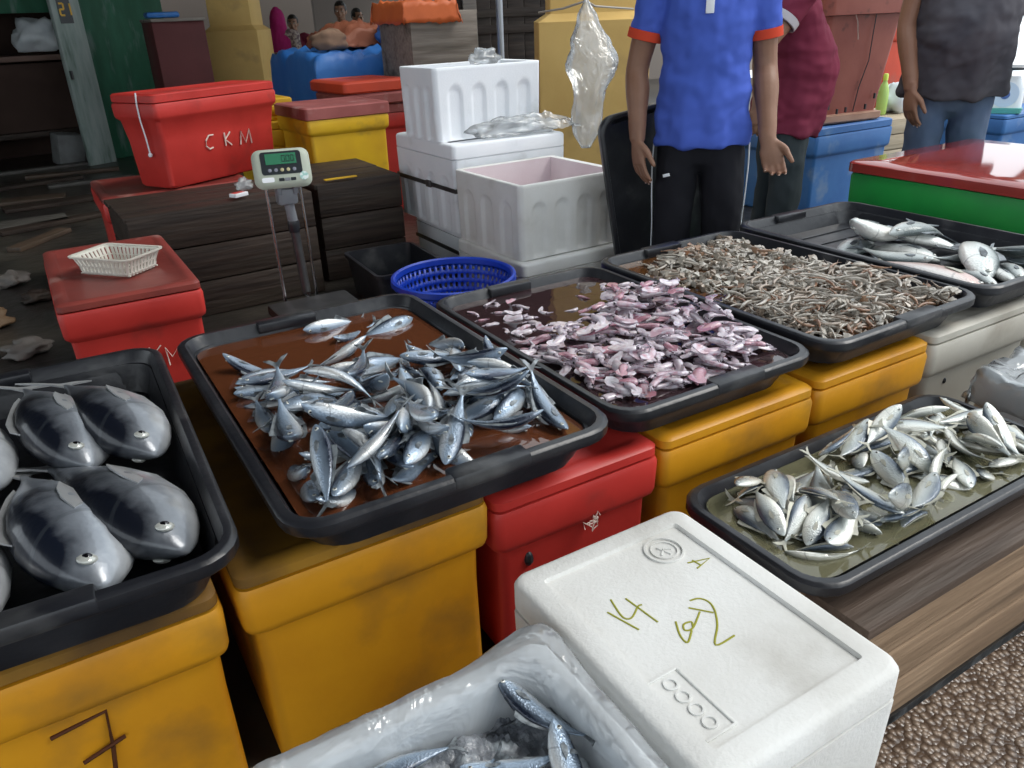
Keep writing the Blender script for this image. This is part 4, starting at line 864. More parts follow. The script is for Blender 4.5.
def shrimp_pose(x, y):
    L = rnd.uniform(.044, .064); a = rnd.uniform(-pi, pi); z, sl = hs.lay(x, y, a, L, .075*L, .09*L, .35, .15); z = max(z, .056+mound(x, y))
    Mx = pose(T4, 0, x, y, z, a+pi, -math.atan(sl), rnd.choice((pi/2, -pi/2, pi/2, -pi/2, .3))+rnd.gauss(0, .35)) @ Matrix.Diagonal((L, L, L, 1)); return Mx
mx, my = T4[3]/2-.062, T4[4]/2-.062; near = []
while len(near) < 300:
    x, y = rnd.uniform(-mx, mx), rnd.uniform(-my, -my+.36)
    if all((x-a)**2+(y-b)**2 > .00018 for a, b in near): near.append((x, y))
bulk = [MB() for _ in SHRM]
for k in range(850):
    x, y = rnd.uniform(-mx, mx), rnd.uniform(-my, my)
    if x < -mx+.2 and y > my-.42 and fbm(x*9, y*9, 7)+(x+mx)*2.2 < .12: continue
    shrimp_geo(bulk[rnd.choice((0, 0, 0, 1, 1, 2, 2, 3) if k % 3 else (0, 1, 2))], shrimp_pose(x, y), rnd.choice((.4, .6, .8, 1.1)), 5)
bm = bulk[0]
for q, b in enumerate(bulk[1:], 1):
    for f in b.bm.faces: f.material_index = q
    tmp = bpy.data.meshes.new('t'); b.bm.to_mesh(tmp); bm.bm.from_mesh(tmp); bpy.data.meshes.remove(tmp)
tag(obj('shrimp_heap', bm, SHRM, sharp=100), 'mass of small grey shrimp filling the tray', 'shrimp', kind='stuff')
for x, y in near:
    o = put('shrimp', rnd.choice(SHG)); o.matrix_world = shrimp_pose(x, y)
    tag(o, 'single small grey shrimp lying in the near part of the shrimp tray', 'shrimp', 'shrimp in the near part of the tray')
# ------------------------------------------------------------------ weighing scale
sc_ = thing('platform_scale', 'steel platform scale with green digital display on a pole', 'scale', (.90, 3.22, 0), 0)
g = MB(); g.box((.02, -.06, .095), (.36, .40, .05), bev=.012); obj('platform', g, DSTEEL, sc_)
g = MB()
for x in (-.13, .17):
    for y in (-.22, .1): g.lathe([(.02, 0), (.02, .01), (.012, .015), (.012, .075)], 10, (x, y, 0), True, True)
obj('platform_feet', g, DSTEEL, sc_)
g = MB(); g.tube([(.05, .16, .07), (.04, .2, .12), (.035, .205, .3), (.03, .205, .42)], .02, 10); obj('lower_pole', g, DSTEEL, sc_)
g = MB(); g.lathe([(.024, .40), (.026, .41), (.026, .44), (.024, .45)], 12, (.03, .205, 0), True, True); obj('pole_ring', g, BLACKP, sc_)
g = MB(); g.tube([(.03, .205, .44), (.02, .2, .55)], .022, 10); g.box((.015, .195, .56), (.085, .06, .07), bev=.012); g.box((-.02, .18, .6), (.02, .05, .06), bev=.006); g.box((.05, .18, .6), (.02, .05, .06), bev=.006); obj('display_bracket', g, mat('grey_plastic', (.2, .21, .23), .4), sc_)
for x, y in ((-.066, .175), (.085, .2)):
    g = MB(); g.tube([(x, y, .1), (x-.004, y+.004, .60)], .007, 8); obj('chrome_rod', g, STEEL, sc_)
tilt = Matrix.Rotation(radians(-22), 3, 'X') @ Matrix.Identity(3)
hd_ = put('display_head', None, sc_, (.01, .18, .675), (radians(-24), 0, radians(-14)))
def facepanel(name, c, s, M, par=hd_, r=.012, sharp=30, cap=.006):
    g = MB(); R = []
    for k, (q, d) in enumerate(((0, 0), (0, .7), (.25, 1))):
        ring = rr(s[0]-2*q*s[1]*.5, s[2]-2*q*s[1]*.5, r, 0); R.append([Vector((p.x, -s[1]*d, p.y)) for p in ring])
    g.loft(R); return obj(name, g, M, par, c)
hd2 = hd_
g = MB(); R = []
for d, q in ((.03, .03), (.02, .006), (-.01, 0), (-.025, .008), (-.032, .022)): R.append([Vector((p.x, d, p.y)) for p in rr(.235-2*q, .165-2*q, .035, 0)])
g.loft(R); obj('casing', g, PALEG, hd_)
facepanel('dark_fascia', (0, -.0315, .018), (.165, .003, .095), DARKP)
LCD = mat('green_display', (.045, .2, .11), .25, .5); facepanel('screen', (0, -.0345, .034), (.125, .002, .045), LCD, r=.003)
g = MB()
def digit(x, z, segs, w=.012, h=.024):
    P = {'a': ((0, h), (w, h)), 'b': ((w, h), (w, h/2)), 'c': ((w, h/2), (w, 0)), 'd': ((0, 0), (w, 0)), 'e': ((0, h/2), (0, 0)), 'f': ((0, h), (0, h/2)), 'g': ((0, h/2), (w, h/2))}
    for q in segs:
        (x0, z0), (x1, z1) = P[q]; g.bar((x+x0, -.0370, z+z0), (x+x1, -.0370, z+z1), .001, .0028, up=(0, 0, 1) if x0 != x1 else (0, 1, 0))
for k in range(3): digit(.005+k*.018, .022, 'abcdef')
g.box((.0205, -.037, .021), (.003, .001, .003)); obj('readout', g, DARKP, hd_)
for k in range(5):
    g = MB(); g.lathe([(.0075, 0), (.0075, .002), (.005, .003)], 12, (0, 0, 0), True, True); o = obj('button', g, mat('button_%d' % (k == 2 or k == 3), (.5, .45, .25) if k in (2, 3) else (.22, .23, .28), .4), hd_, (-.05+k*.025, -.034, -.012), (pi/2, 0, 0))
for k in range(3): facepanel('key', (-.008+k*.024, -.0315, -.052), (.022, .003, .013), DARKP if k != 1 else mat('grey_plastic', (.2, .21, .23), .4), r=.003)
facepanel('white_sticker', (-.062, -.0315, -.05), (.05, .001, .02), FOAM, r=.006)
g = MB(); g.lathe([(.018, 0), (.018, .001)], 18, (0, 0, 0), True, True); obj('round_sticker', g, mat('teal_sticker', (.35, .6, .55), .5, .4, 0, (.75, .82, .8), 60, (.45, .55)), hd_, (.085, -.0325, -.042), (pi/2, 0, 0))

# ------------------------------------------------------------------ baskets
def lattice(prof, n, hx, hz, keep, thick, M, name, parent, sx=1., sy=1., rect=None):
    """wall grid with punched openings: rows follow the profile, every other cell is open"""
    g = MB(); rows = []
    for r, z in prof:
        if rect: ring = rr(rect[0]*r, rect[1]*r, .02, z, n=3); ring = densify(ring, n)
        else: ring = [Vector((r*sx*cos(2*pi*k/n), r*sy*sin(2*pi*k/n), z)) for k in range(n)]
        rows.append([g.bm.verts.new(p) for p in ring])
    m = len(rows[0])
    for i in range(len(rows)-1):
        for k in range(m):
            if keep(i, k): g.face((rows[i][k], rows[i][(k+1) % m], rows[i+1][(k+1) % m], rows[i+1][k]))
    o = obj(name, g, M, parent); sm = o.modifiers.new('thickness', 'SOLIDIFY'); sm.thickness = thick; sm.offset = 0; return o
def densify(ring, n):
    pts = []; N = len(ring); tot = sum((ring[(i+1) % N]-ring[i]).length for i in range(N)); st = tot/n; acc = 0; i = 0; pos = 0
    for k in range(n):
        d = k*st
        while True:
            sl = (ring[(i+1) % N]-ring[i]).length
            if d <= acc+sl or i == N-1: pts.append(ring[i].lerp(ring[(i+1) % N], min(1, (d-acc)/max(sl, 1e-9)))); break
            acc += sl; i += 1
    return pts
t = thing('round_basket', 'round royal blue plastic basket on the floor behind the scad tray', 'basket', (1.345, 2.725, 0), .3)
pf = [(.17+.06*q/14, .02+.25*q/14) for q in range(15)]
lattice(pf, 112, 0, 0, lambda i, k: i in (0, 14) or i % 2 == 0 or k % 2 == 0, .005, BLUEPL, 'basket_wall', t)
g = MB(); g.lathe([(.228, .265), (.245, .268), (.252, .278), (.25, .298), (.24, .302), (.232, .296), (.23, .275)], 48); obj('rim', g, BLUEPL, t)
g = MB(); g.lathe([(.001, .012), (.172, .012), (.176, .022), (.17, .026), (.001, .024)], 40); obj('basket_floor', g, BLUEPL, t)
t = thing('white_basket', 'small white slotted plastic basket on the worn red lid', 'basket', (.187, 3.03, .462), radians(41))
WP = mat('off_white_plastic', (.62, .6, .53), .45)
lattice([(.84, .002), (.86, .012), (.89, .03), (.9, .034), (.97, .055), (1., .062)], 132, 0, 0, lambda i, k: i not in (2-0, 1) and (i in (0, 3, 5) or k % 3 == 0) if False else (i in (0, 2, 4) or k % 3 != 1), .003, WP, 'basket_wall', t, rect=(.175, .245))
g = MB()
R = [rr(.175, .245, .02, .060), rr(.192, .262, .026, .061), rr(.194, .264, .026, .066), rr(.175, .245, .02, .066)]; g.loft(R+[R[0]], False, False); obj('rim', g, WP, t)
g = MB()
for k in range(9): g.box((-.066+k*.0165, 0, .003), (.007, .21, .004))
for k in range(3): g.box((0, -.07+k*.07, .003), (.148, .008, .0035))
obj('basket_floor', g, WP, t)
t = thing('black_crate_tray', 'deep empty black tray on the floor behind the blue basket', 'tray', (1.385, 3.42, 0), -.05)
g = MB(); W_, L_ = .36, .5
g.loft([rr(W_-.06, L_-.06, .03, 0), rr(W_-.02, L_-.02, .03, .18), rr(W_, L_, .035, .183), rr(W_, L_, .035, .2), rr(W_-.03, L_-.03, .03, .2), rr(W_-.07, L_-.07, .03, .012)]); obj('tray_shell', g, BLACKP, t)
t = thing('matchbox', 'small white and red carton lying on the dark crate', 'box', (.80, 3.80, .513), .5)
g = MB(); g.box((0, 0, .008), (.075, .045, .016), bev=.001); obj('carton', g, FOAM, t); g = MB(); g.box((0, .004, .0165), (.06, .03, .001)); obj('red_panel', g, RED, t)
def crumple(name, label, c, r, M, seed, cat='bag', k=.5, n=(26, 16), group=None, nosep=None):
    g = MB(); rings = []
    for i in range(n[1]+1):
        a = pi*(i/n[1])*.99+.01; rg = []
        for q in range(n[0]):
            b = 2*pi*q/n[0]; d = Vector((sin(a)*cos(b), sin(a)*sin(b), -cos(a)))
            f = 1+k*noise.noise(d*1.8+Vector((seed, 0, 0)))+k*.6*abs(noise.noise(d*4+Vector((0, seed, 0))))
            p = Vector((d.x*r[0], d.y*r[1], d.z*r[2]))*f; p.z = max(p.z, -r[2]*.8); rg.append(p)
        rings.append(rg)
    g.loft(rings); return tag(obj(name, g, M, None, c, sharp=180), label, cat, group)
crumple('crumpled_bag', 'crumpled scrap of clear plastic beside the display pole', (.86, 3.93, .537), (.035, .03, .028), MILKY, 4)

# ------------------------------------------------------------------ bins and crates behind the scale
fish_bin('yellow fish bin with faded pink lid behind the short dark crate', 1.63, 4.79, 0, .51, .5, .80, YEL2, PINKLID, .06, lid_t=.07, band=.08, lid_over=.02, lidlabel='faded pink lid')
fish_bin('lower yellow fish bin beside the big red bin', 1.36, 5.28, 0, .34, .42, .69, YEL2, YEL2, .05, lid_t=.05)
fish_bin('upper yellow fish bin stacked beside the big red bin', 1.34, 5.28, .69, .30, .38, .13, YEL2, YEL2, .05, lid_t=.04, band=.05)
fish_bin('orange red fish bin at the bottom of the lidded stack by the foam boxes', 2.09, 5.42, 0, .46, .5, .72, RED, PINKLID, .05, lid_t=.06, lidlabel='faded pink lid')
for k, (z, lb, M_) in enumerate(((.722, 'dull red lid under the orange red lid on the stack', PINKLID), (.80, 'orange red lid lying topmost on the stack by the foam boxes', ORED))):
    t = thing('spare_cover', lb, 'cover', (2.09-.03*k, 5.42, z), .05+.05*k); g = MB(); w_, l_, h_ = .5-.01*k, .54, .075
    g.loft([rr(w_-.02, l_-.02, .03, 0), rr(w_, l_, .03, .01), rr(w_, l_, .03, h_-.015), rr(w_-.03, l_-.03, .03, h_-.001), rr(w_-.1, l_-.1, .02, h_), rr(w_-.11, l_-.11, .02, h_-.006)]); obj('lid_panel', g, M_, t)

# ------------------------------------------------------------------ tarpaulin covered stall
def drape(name, label, M, cx, cy, w, l, h, rz, seed, cat='tarpaulin', amp=.03, top=None, lo=0., flare=.06, nx=44, ny=36):
    """a sheet thrown over a box: flat top with sag, sides hanging in folds"""
    g = MB(); V_ = []
    for i in range(nx+1):
        row = []
        for j in range(ny+1):
            u, v = -1.5+3*i/nx, -1.5+3*j/ny; du, dv = max(0, abs(u)-1), max(0, abs(v)-1); d = max(du, dv)*2
            x = max(-1, min(1, u))*w/2; y = max(-1, min(1, v))*l/2; z = h-(h-lo)*min(1, d)
            fold = fbm(u*2.6+seed, v*2.6, seed)*amp; k = 1+flare*d+fold*d*2.2
            z += fold*(1-d)*(1.6 if top is None else 1)+(top(u, v)*(1-d) if top else 0)-.02*fbm(u*9, v*9, seed+4)
            row.append(g.bm.verts.new((x*k+fold*d, y*k+fold*d, z)))
        V_.append(row)
    for i in range(nx):
        for j in range(ny): g.face((V_[i][j], V_[i+1][j], V_[i+1][j+1], V_[i][j+1]))
    o = obj(name, g, M, None, (cx, cy, 0), (0, 0, rz), sharp=180); sm = o.modifiers.new('thickness', 'SOLIDIFY'); sm.thickness = .004; return tag(o, label, cat)
TARPB = mat('blue_tarpaulin', (.025, .13, .42), .42, .4, 0, (.04, .18, .5), 3, (.35, .7), .3, 9, (.16, .26, .45), 5, (.62, .85))
TARPR = mat('rust_tarpaulin', (.3, .1, .05), .55, .3, 0, (.22, .07, .04), 3, (.35, .7), .3, 9)
TARPO = mat('orange_tarpaulin', (.6, .14, .04), .5, .3, 0, (.48, .1, .03), 3, (.35, .7), .3, 9)
drape('blue_tarpaulin', 'large blue tarpaulin draped over a stall table in the background', TARPB, 2.42, 6.35, 1.06, 1.0, 1.02, .04, 2., lo=.3)
t = thing('stall_table', 'wooden stall table hidden under the blue tarpaulin', 'table', (2.42, 6.35, 0), .04)
g = MB(); g.box((0, 0, .90), (.86, .78, .04), bev=.004); obj('tabletop', g, DWOOD, t)
for sx in (-1, 1):
    for sy in (-1, 1): g = MB(); g.box((sx*.38, sy*.34, .44), (.06, .06, .88), bev=.004); obj('leg', g, DWOOD, t)
drape('rust_tarpaulin', 'rust brown tarpaulin bundled on top of the blue one', TARPR, 2.5, 6.42, .66, .5, 1.12, .15, 5., amp=.022, lo=1.05, top=lambda u, v: .11*max(0, 1-(u+.25)**2*1.5)*max(0, 1-v*v*.6)+.02*sin(u*6+v*3))
crumple('blue_bundle', 'folded light blue plastic bundle on the tarpaulin stall', (2.62, 6.1, 1.135), (.1, .1, .09), TARPB, 9, 'bundle')
crumple('brown_sack', 'brown sack on the front edge of the tarpaulin stall', (2.12, 6.1, 1.1), (.14, .09, .075), mat('brown_sacking', (.24, .15, .1), .9, .2, 0, (.16, .1, .07), 8), 3, 'sack', .3)
# grey plywood box with an orange cloth
crate('grey weathered plywood crate behind the foam boxes, tall', 2.67, 5.55, 0, .52, .5, 1.27, GWOOD, .03, 3, 'plywood_crate', 'crate', 2)
drape('orange_cloth', 'orange cloth hanging over the grey plywood crate', TARPO, 2.56, 5.52, .40, .5, 1.302, .03, 8., 'cloth', amp=.015, lo=1.2, flare=.08, nx=24, ny=24, top=lambda u, v: .03)
# dark boarded stall with a pipe
t = thing('boarded_stall', 'dark boarded stall front behind the yellow post', 'stall', (4.6, 7.5, 0), -.2); g = MB()
for k in range(9): g.box((-.72+k*.18, 0, .95), (.172, .025, 1.9), bev=.003)
obj('boards', g, DWOOD, t); g = MB()
for z in (.4, 1.1, 1.25): g.box((0, -.03, z), (1.6, .04, .08), bev=.004)
obj('rails', g, DWOOD, t); g = MB(); g.box((-.5, -.06, 1.2), (.14, .03, 1.2), bev=.003); obj('pale_post', g, GWOOD, t)
g = MB(); g.tube([(3.62, 6.15, 0), (3.62, 6.15, 3.0)], .028, 12); tag(obj('steel_pipe', g, mat('galvanised_pipe', (.35, .37, .4), .45, .5, .6)), 'upright grey steel pipe in front of the dark stall', 'pipe')

# ------------------------------------------------------------------ left: green cabinet, boards and clutter
t = thing('green_cabinet', 'green painted wooden stall cabinet with open dark shelves', 'cabinet', (.15, 10.1, 0), .12)
g = MB(); g.box((-.55, 0, 1.0), (.09, .7, 2.0), bev=.004); obj('side_panel', g, GREENW, t)
g = MB(); g.box((.62, 0, 1.0), (.05, .7, 2.0), bev=.004); obj('side_panel', g, GREENW, t)
g = MB(); g.box((.03, -.33, 1.62), (1.25, .04, .42), bev=.004); obj('top_rail', g, GREENW, t)
g = MB(); g.box((.03, .34, 1.0), (1.2, .02, 2.0)); obj('back_panel', g, mat('dark_brown_board', (.05, .03, .024), .8, .2, 0, (.08, .05, .04), 2), t)
g = MB(); g.box((.03, -.02, 1.0), (1.2, .66, .05), bev=.003); obj('shelf', g, mat('brown_shelf', (.15, .09, .07), .7), t)
g = MB(); g.box((.03, -.02, .28), (1.2, .66, .05), bev=.003); obj('shelf', g, DWOOD, t)
g = MB(); g.box((.03, -.2, .62), (1.2, .02, .66)); obj('front_board', g, mat('dark_brown_board', (.05, .03, .024), .8), t)
crumple('white_bag', 'white plastic bag on the upper shelf of the green cabinet', (.42, 9.92, 1.19), (.22, .17, .17), mat('white_bag_plastic', (.66, .7, .72), .45, .4, 0, (.5, .55, .58), 7), 2, 'bag', .45)
crumple('white_bag', 'small white bag at the left end of the upper shelf', (-.12, 9.85, 1.09), (.09, .09, .05), mat('white_bag_plastic', (.66, .7, .72), .45), 6, 'bag', .4)
t = thing('cabinet_door', 'narrow open door of flaking pale green wood with number plate', 'door', (.66, 9.2, 0), .5)
g = MB(); g.box((0, 0, .98), (.29, .05, 1.96), bev=.006); obj('door_panel', g, PALEW, t)
g = MB(); g.box((-.02, -.027, 1.42), (.13, .004, .24)); obj('number_plate', g, DARKP, t)
g = MB(); NY = mat('number_yellow', (.75, .45, .05), .6)
for d, segs in ((-.058, 'abged'), (.008, 'bc')):
    P = {'a': ((0, .1), (.04, .1)), 'b': ((.04, .1), (.04, .05)), 'c': ((.04, .05), (.04, 0)), 'd': ((0, 0), (.04, 0)), 'e': ((0, .05), (0, 0)), 'g': ((0, .05), (.04, .05))}
    for q in segs: (a, b), (c, d2) = P[q]; g.bar((d+a-.01, -.031, 1.37+b), (d+c-.01, -.031, 1.37+d2), .003, .016, up=(0, 0, 1) if a != c else (1, 0, 0))
obj('number', g, NY, t)
g = MB(); g.box((-.12, -.04, .85), (.02, .03, .08), bev=.004); obj('latch', g, DSTEEL, t)
t = thing('green_board', 'wide scuffed green door beside the pale narrow door', 'door', (1.2, 9.6, 0), .3)
g = MB(); g.box((0, 0, 1.0), (.84, .05, 2.0), bev=.006); obj('door_panel', g, GREENW, t)
t = thing('maroon_counter', 'maroon panelled counter with a pale edge behind the red bin', 'counter', (1.43, 8.25, 0), .02)
g = MB(); g.box((0, 0, .64), (.44, .5, 1.28), bev=.004); obj('panel', g, MAROONW, t); g = MB(); g.box((0, -.02, 1.29), (.46, .54, .025), bev=.004); obj('pale_edge', g, GWOOD, t)
g = MB(); g.box((0, 0, 0), (.28, .2, .05), bev=.02); tag(obj('blue_folded_cloth', g, TARPB, None, (1.36, 8.3, 1.335)), 'folded blue cloth on the maroon counter', 'cloth')
g = MB(); g.box((0, 0, .15), (.25, .2, .3), bev=.01); tag(obj('foam_slab', g, mat('dirty_grey_foam', (.2, .21, .21), .8, .2, 0, (.14, .14, .14), 8), None, (.37, 9.45, .0), (.1, .12, .3)), 'broken grey foam slab leaning by the green cabinet', 'slab')
rn = random.Random(9); PL = [(.1, 9.2, .9, .14, .1), (.35, 8.7, .8, .12, -.1), (-.1, 8.3, 1.0, .18, .2), (.45, 8.05, .7, .12, .05), (-.2, 7.5, .8, .2, -.15), (.2, 7.2, .9, .2, .12), (-.3, 6.5, .9, .25, .05), (-.05, 5.9, .5, .1, .9), (.1, 6.4, .8, .12, .3)]
for k, (x, y, l, w_, a) in enumerate(PL):
    g = MB(); g.box((0, 0, .015), (l, w_, .03), bev=.004)
    tag(obj('loose_plank', g, (mat('wet_brown_plank', (.09, .06, .04), .5, .4, 0, (.05, .035, .025), 3, stretch=(2, 20, 20)), mat('wet_grey_plank', (.1, .095, .085), .5, .4, 0, (.05, .045, .04), 3, stretch=(2, 20, 20)), DWOOD)[(k*2+1) % 3], None, (x, y, .0), (0, 0, a)), 'wet loose plank on the dark floor at left, %s' % ('by the green cabinet', 'in front of the pale door', 'pale and wide, second row', 'beside the small red bin', 'at the picture edge', 'mossy and long', 'wide, nearest the basket bin', 'short and turned lengthwise', 'narrow, behind the basket bin')[k], 'plank', 'loose planks on the left floor')
for k, (x, y, r) in enumerate(((-.25, 4.9, .09), (-.12, 4.5, .07), (-.35, 4.2, .1), (-.2, 3.7, .08), (-.4, 3.4, .07))):
    crumple('rubbish_scrap', 'dark wet scrap on the floor %s' % ('far left behind the basket bin', 'left of the basket bin back corner', 'at the picture edge by the basket bin', 'left of the basket bin front', 'behind the tuna tray at the edge')[k], (x, y, r*.35), (r, r*.8, r*.4), (mat('dirty_scrap', (.12, .11, .1), .6), DWOOD, mat('brown_leaf_scrap', (.13, .08, .04), .7))[k % 3], k+.5, 'scrap', .6)
# ------------------------------------------------------------------ right side: bins, lids, bottle, kitchen scale
t = thing('upright_tray', 'empty black tray standing on edge behind the person in blue', 'tray', (2.395, 2.735, .44), 0)
t.rotation_euler = (Matrix.Rotation(-.12, 3, 'Z') @ Matrix.Rotation(radians(-9), 3, 'Y') @ Matrix.Rotation(radians(88), 3, 'X')).to_euler()
obj('tray_shell', tray_mesh(.56, .87, .085), BLACKP, t)
fish_bin('blue fish bin under the tall cracked brown bin', 4.42, 3.53, 0, .72, .62, .555, BLU, BLU, 0, band=.12, lid_t=.05)
t = thing('tall_bin', 'tall cracked brownish red bin standing on the blue bin', 'bin', (4.42, 3.5, .557), -.1)
g = MB(); g.loft([rr(.50, .42, .04, .05), rr(.54, .46, .04, .3), rr(.60, .52, .04, .60), rr(.66, .58, .05, .605), rr(.67, .59, .05, .70), rr(.6, .52, .05, .70), rr(.5, .42, .04, .1)]); obj('bin_body', g, MAROON, t)
g = MB(); g.loft([rr(.54, .46, .04, 0), rr(.56, .48, .04, .01), rr(.56, .48, .04, .045), rr(.5, .42, .04, .052)]); obj('pale_base', g, mat('tan_plastic', (.4, .24, .17), .6, .3, 0, (.3, .16, .11), 6), t)
g = MB(); g.tube([(.07, -.266, .69), (.06, -.267, .5), (.075, -.25, .35), (.04, -.235, .2), (.03, -.224, .06)], .003, 5); obj('crack', g, DARKP, t)
g = MB(); g.tube([(-.16, -.27, .69), (-.08, -.268, .57), (-.05, -.262, .47)], .004, 5, True, .3); obj('pale_scratch', g, WINK, t)
rn = random.Random(4)
for k in range(5): g = MB(); g.box((rn.uniform(-.22, .22), -.236-.0*k, rn.uniform(.06, .16)), (.008, .012, .03)); obj('gouge', g, DARKP, t)
t = crate('low stack of pale timber boards between the blue bin and the person in grey', 5.24, 3.75, 0, .56, .7, .50, LWOOD, -.05, 5, 'board_stack', 'stack', 5)
t = thing('green_bottle', 'pale green plastic bottle on the pale timber boards', 'bottle', (5.20, 3.62, .505))
g = MB(); g.lathe([(.03, 0), (.036, .008), (.037, .12), (.034, .16), (.022, .2), (.014, .215), (.014, .23)], 20, cap0=True, cap1=True); obj('bottle_body', g, mat('lime_plastic', (.42, .62, .16), .35, .5), t)
g = MB(); g.lathe([(.017, .225), (.017, .26), (.012, .268)], 16, cap0=True, cap1=True); obj('cap', g, mat('lime_cap', (.6, .75, .1), .4), t)
crumple('white_bag', 'white plastic bag lying on the pale timber boards by the bottle', (5.36, 3.64, .585), (.10, .1, .10), mat('white_bag_plastic', (.66, .7, .72), .45), 12, 'bag', .4)
fish_bin('orange red fish bin far behind the person in grey', 6.95, 4.9, 0, .9, .7, 1.12, ORED, CREAM, 0, lid_t=.07, band=.14, lidlabel='pale lid')
fish_bin('blue fish bin carrying a kitchen scale at the right picture edge', 6.35, 3.45, 0, .8, .6, .47, BLU, BLU, 0, band=.1)
t = thing('kitchen_scale', 'white kitchen scale with blue dial on the far blue bin', 'scale', (6.1, 3.28, .47), -1.)
g = MB(); g.loft([rr(.24, .2, .04, 0), rr(.25, .21, .04, .03), rr(.25, .21, .04, .035)]); obj('scale_foot', g, mat('teal_plastic', (.1, .4, .36), .4), t)
g = MB(); g.loft([rr(.24, .16, .05, .036), rr(.23, .15, .05, .16), rr(.16, .12, .04, .24)]); obj('scale_body', g, mat('white_enamel', (.72, .76, .8), .3), t)
g = MB(); g.lathe([(.001, 0), (.085, 0), (.085, .006), (.001, .007)], 28); o = obj('dial', g, mat('pale_blue_dial', (.55, .68, .85), .3), t, (0, -.076, .125), (pi/2, 0, 0))
g = MB(); g.lathe([(.001, 0), (.03, 0), (.028, .004), (.001, .005)], 20); obj('dial_centre', g, mat('blue_dial_centre', (.08, .15, .4), .3), t, (0, -.083, .125), (pi/2, 0, 0))
g = MB(); g.tube([(0, 0, .23), (0, 0, .29)], .02, 10); g.lathe([(.001, .285), (.12, .287), (.14, .305), (.136, .308), (.001, .294)], 28); obj('weighing_pan', g, DSTEEL, t)
t = fish_bin('green fish bin with glossy red lid beside the large fish tray', 3.52, 1.72, 0, .90, 1.04, .575, GRN, GRN, 0, band=.14, lid_t=.02)
for c in list(t.children):
    if c.name.startswith('bin_lid'): bpy.data.objects.remove(c)
g = MB(); g.loft([rr(.90, 1.04, .03, .556), rr(.93, 1.07, .035, .56), rr(.93, 1.07, .035, .595), rr(.91, 1.05, .03, .603), rr(.7, .8, .03, .607)])
o = obj('bin_lid', g, mat('glossy_wet_red_lid', (.33, .04, .03), .09, .6, 0, (.25, .035, .03), 4, (.4, .7), .03, 5, coat=.6), t); o['label'] = 'glossy wet red lid'
# wrapped foam box at the right edge
t = foam_box('white foam box wrapped in clear film at the right picture edge', 2.17, .70, 0, .47, .51, .362, 0, 0, FOAM, (0, 0))
g = MB(); g.box((0, 0, .27), (.40, .44, .1), bev=.02); obj('ice_fill', g, mat('crushed_ice', (.75, .8, .83), .3, .5, 0, (.6, .66, .7), 20, bump=.6, bscale=60), t)

# ------------------------------------------------------------------ people
SKIN = mat('brown_skin', (.26, .135, .085), .5, .4, 0, (.21, .105, .065), 7, (.4, .7), .08, 90, sss=.08)
SKIN2 = mat('mid_brown_skin', (.3, .165, .105), .5, .4, 0, (.25, .13, .08), 7, (.4, .7), .08, 90, sss=.08)
HAIR = mat('black_hair', (.012, .01, .009), .5, .4, 0, (.03, .025, .02), 60, (.4, .6), .4, 200, stretch=(1, 1, .2))
NAIL = mat('finger_nail', (.5, .33, .27), .3); LIP = mat('lip', (.24, .09, .075), .45)
def cloth(name, c, c2, bump=.1): return mat(name, c, .85, .15, 0, c2, 5, (.35, .7), bump, 350)
def elim(g, pts, rad, n=14, up=(0, -1, 0), flat=False):
    """limb through points with (sideways, front) radii; rounded ends"""
    pts = [Vector(p) for p in pts]; rad = [r if isinstance(r, (tuple, list)) else (r, r) for r in rad]; rings = []
    def frame(i):
        d = (pts[min(i+1, len(pts)-1)]-pts[max(i-1, 0)]).normalized(); u = Vector(up); u = (u-d*u.dot(d)).normalized(); return d, d.cross(u).normalized(), u
    def ring(c, i, k): d, s, u = frame(i); return [c+s*rad[i][0]*k*cos(2*pi*q/n)+u*rad[i][1]*k*sin(2*pi*q/n) for q in range(n)]
    if not flat:
        for e in (.2, .7): d, s, u = frame(0); rings.append(ring(pts[0]-d*min(rad[0])*(1-e)*.8, 0, e if e > .3 else .35))
    # smooth interpolation along the limb
    for i in range(len(pts)-1):
        m_ = 4
        for q in range(m_):
            f = q/m_; p0, p1, p2, p3 = pts[max(i-1, 0)], pts[i], pts[i+1], pts[min(i+2, len(pts)-1)]
            c = .5*((2*p1)+(p2-p0)*f+(2*p0-5*p1+4*p2-p3)*f*f+(3*p1-p0-3*p2+p3)*f**3)
            h = f*f*(3-2*f); r = (rad[i][0]*(1-h)+rad[i+1][0]*h, rad[i][1]*(1-h)+rad[i+1][1]*h)
            d = (p2-p1).normalized() if 0 < q else frame(i)[0]; u = Vector(up); u = (u-d*u.dot(d)).normalized(); s = d.cross(u).normalized()
            rings.append([c+s*r[0]*cos(2*pi*w_/n)+u*r[1]*sin(2*pi*w_/n) for w_ in range(n)])
    rings.append(ring(pts[-1], len(pts)-1, 1))
    for e in (.7, .35): d, s, u = frame(len(pts)-1); rings.append(ring(pts[-1]+d*min(rad[-1])*(1-e)*.8, len(pts)-1, e))
    g.loft(rings)
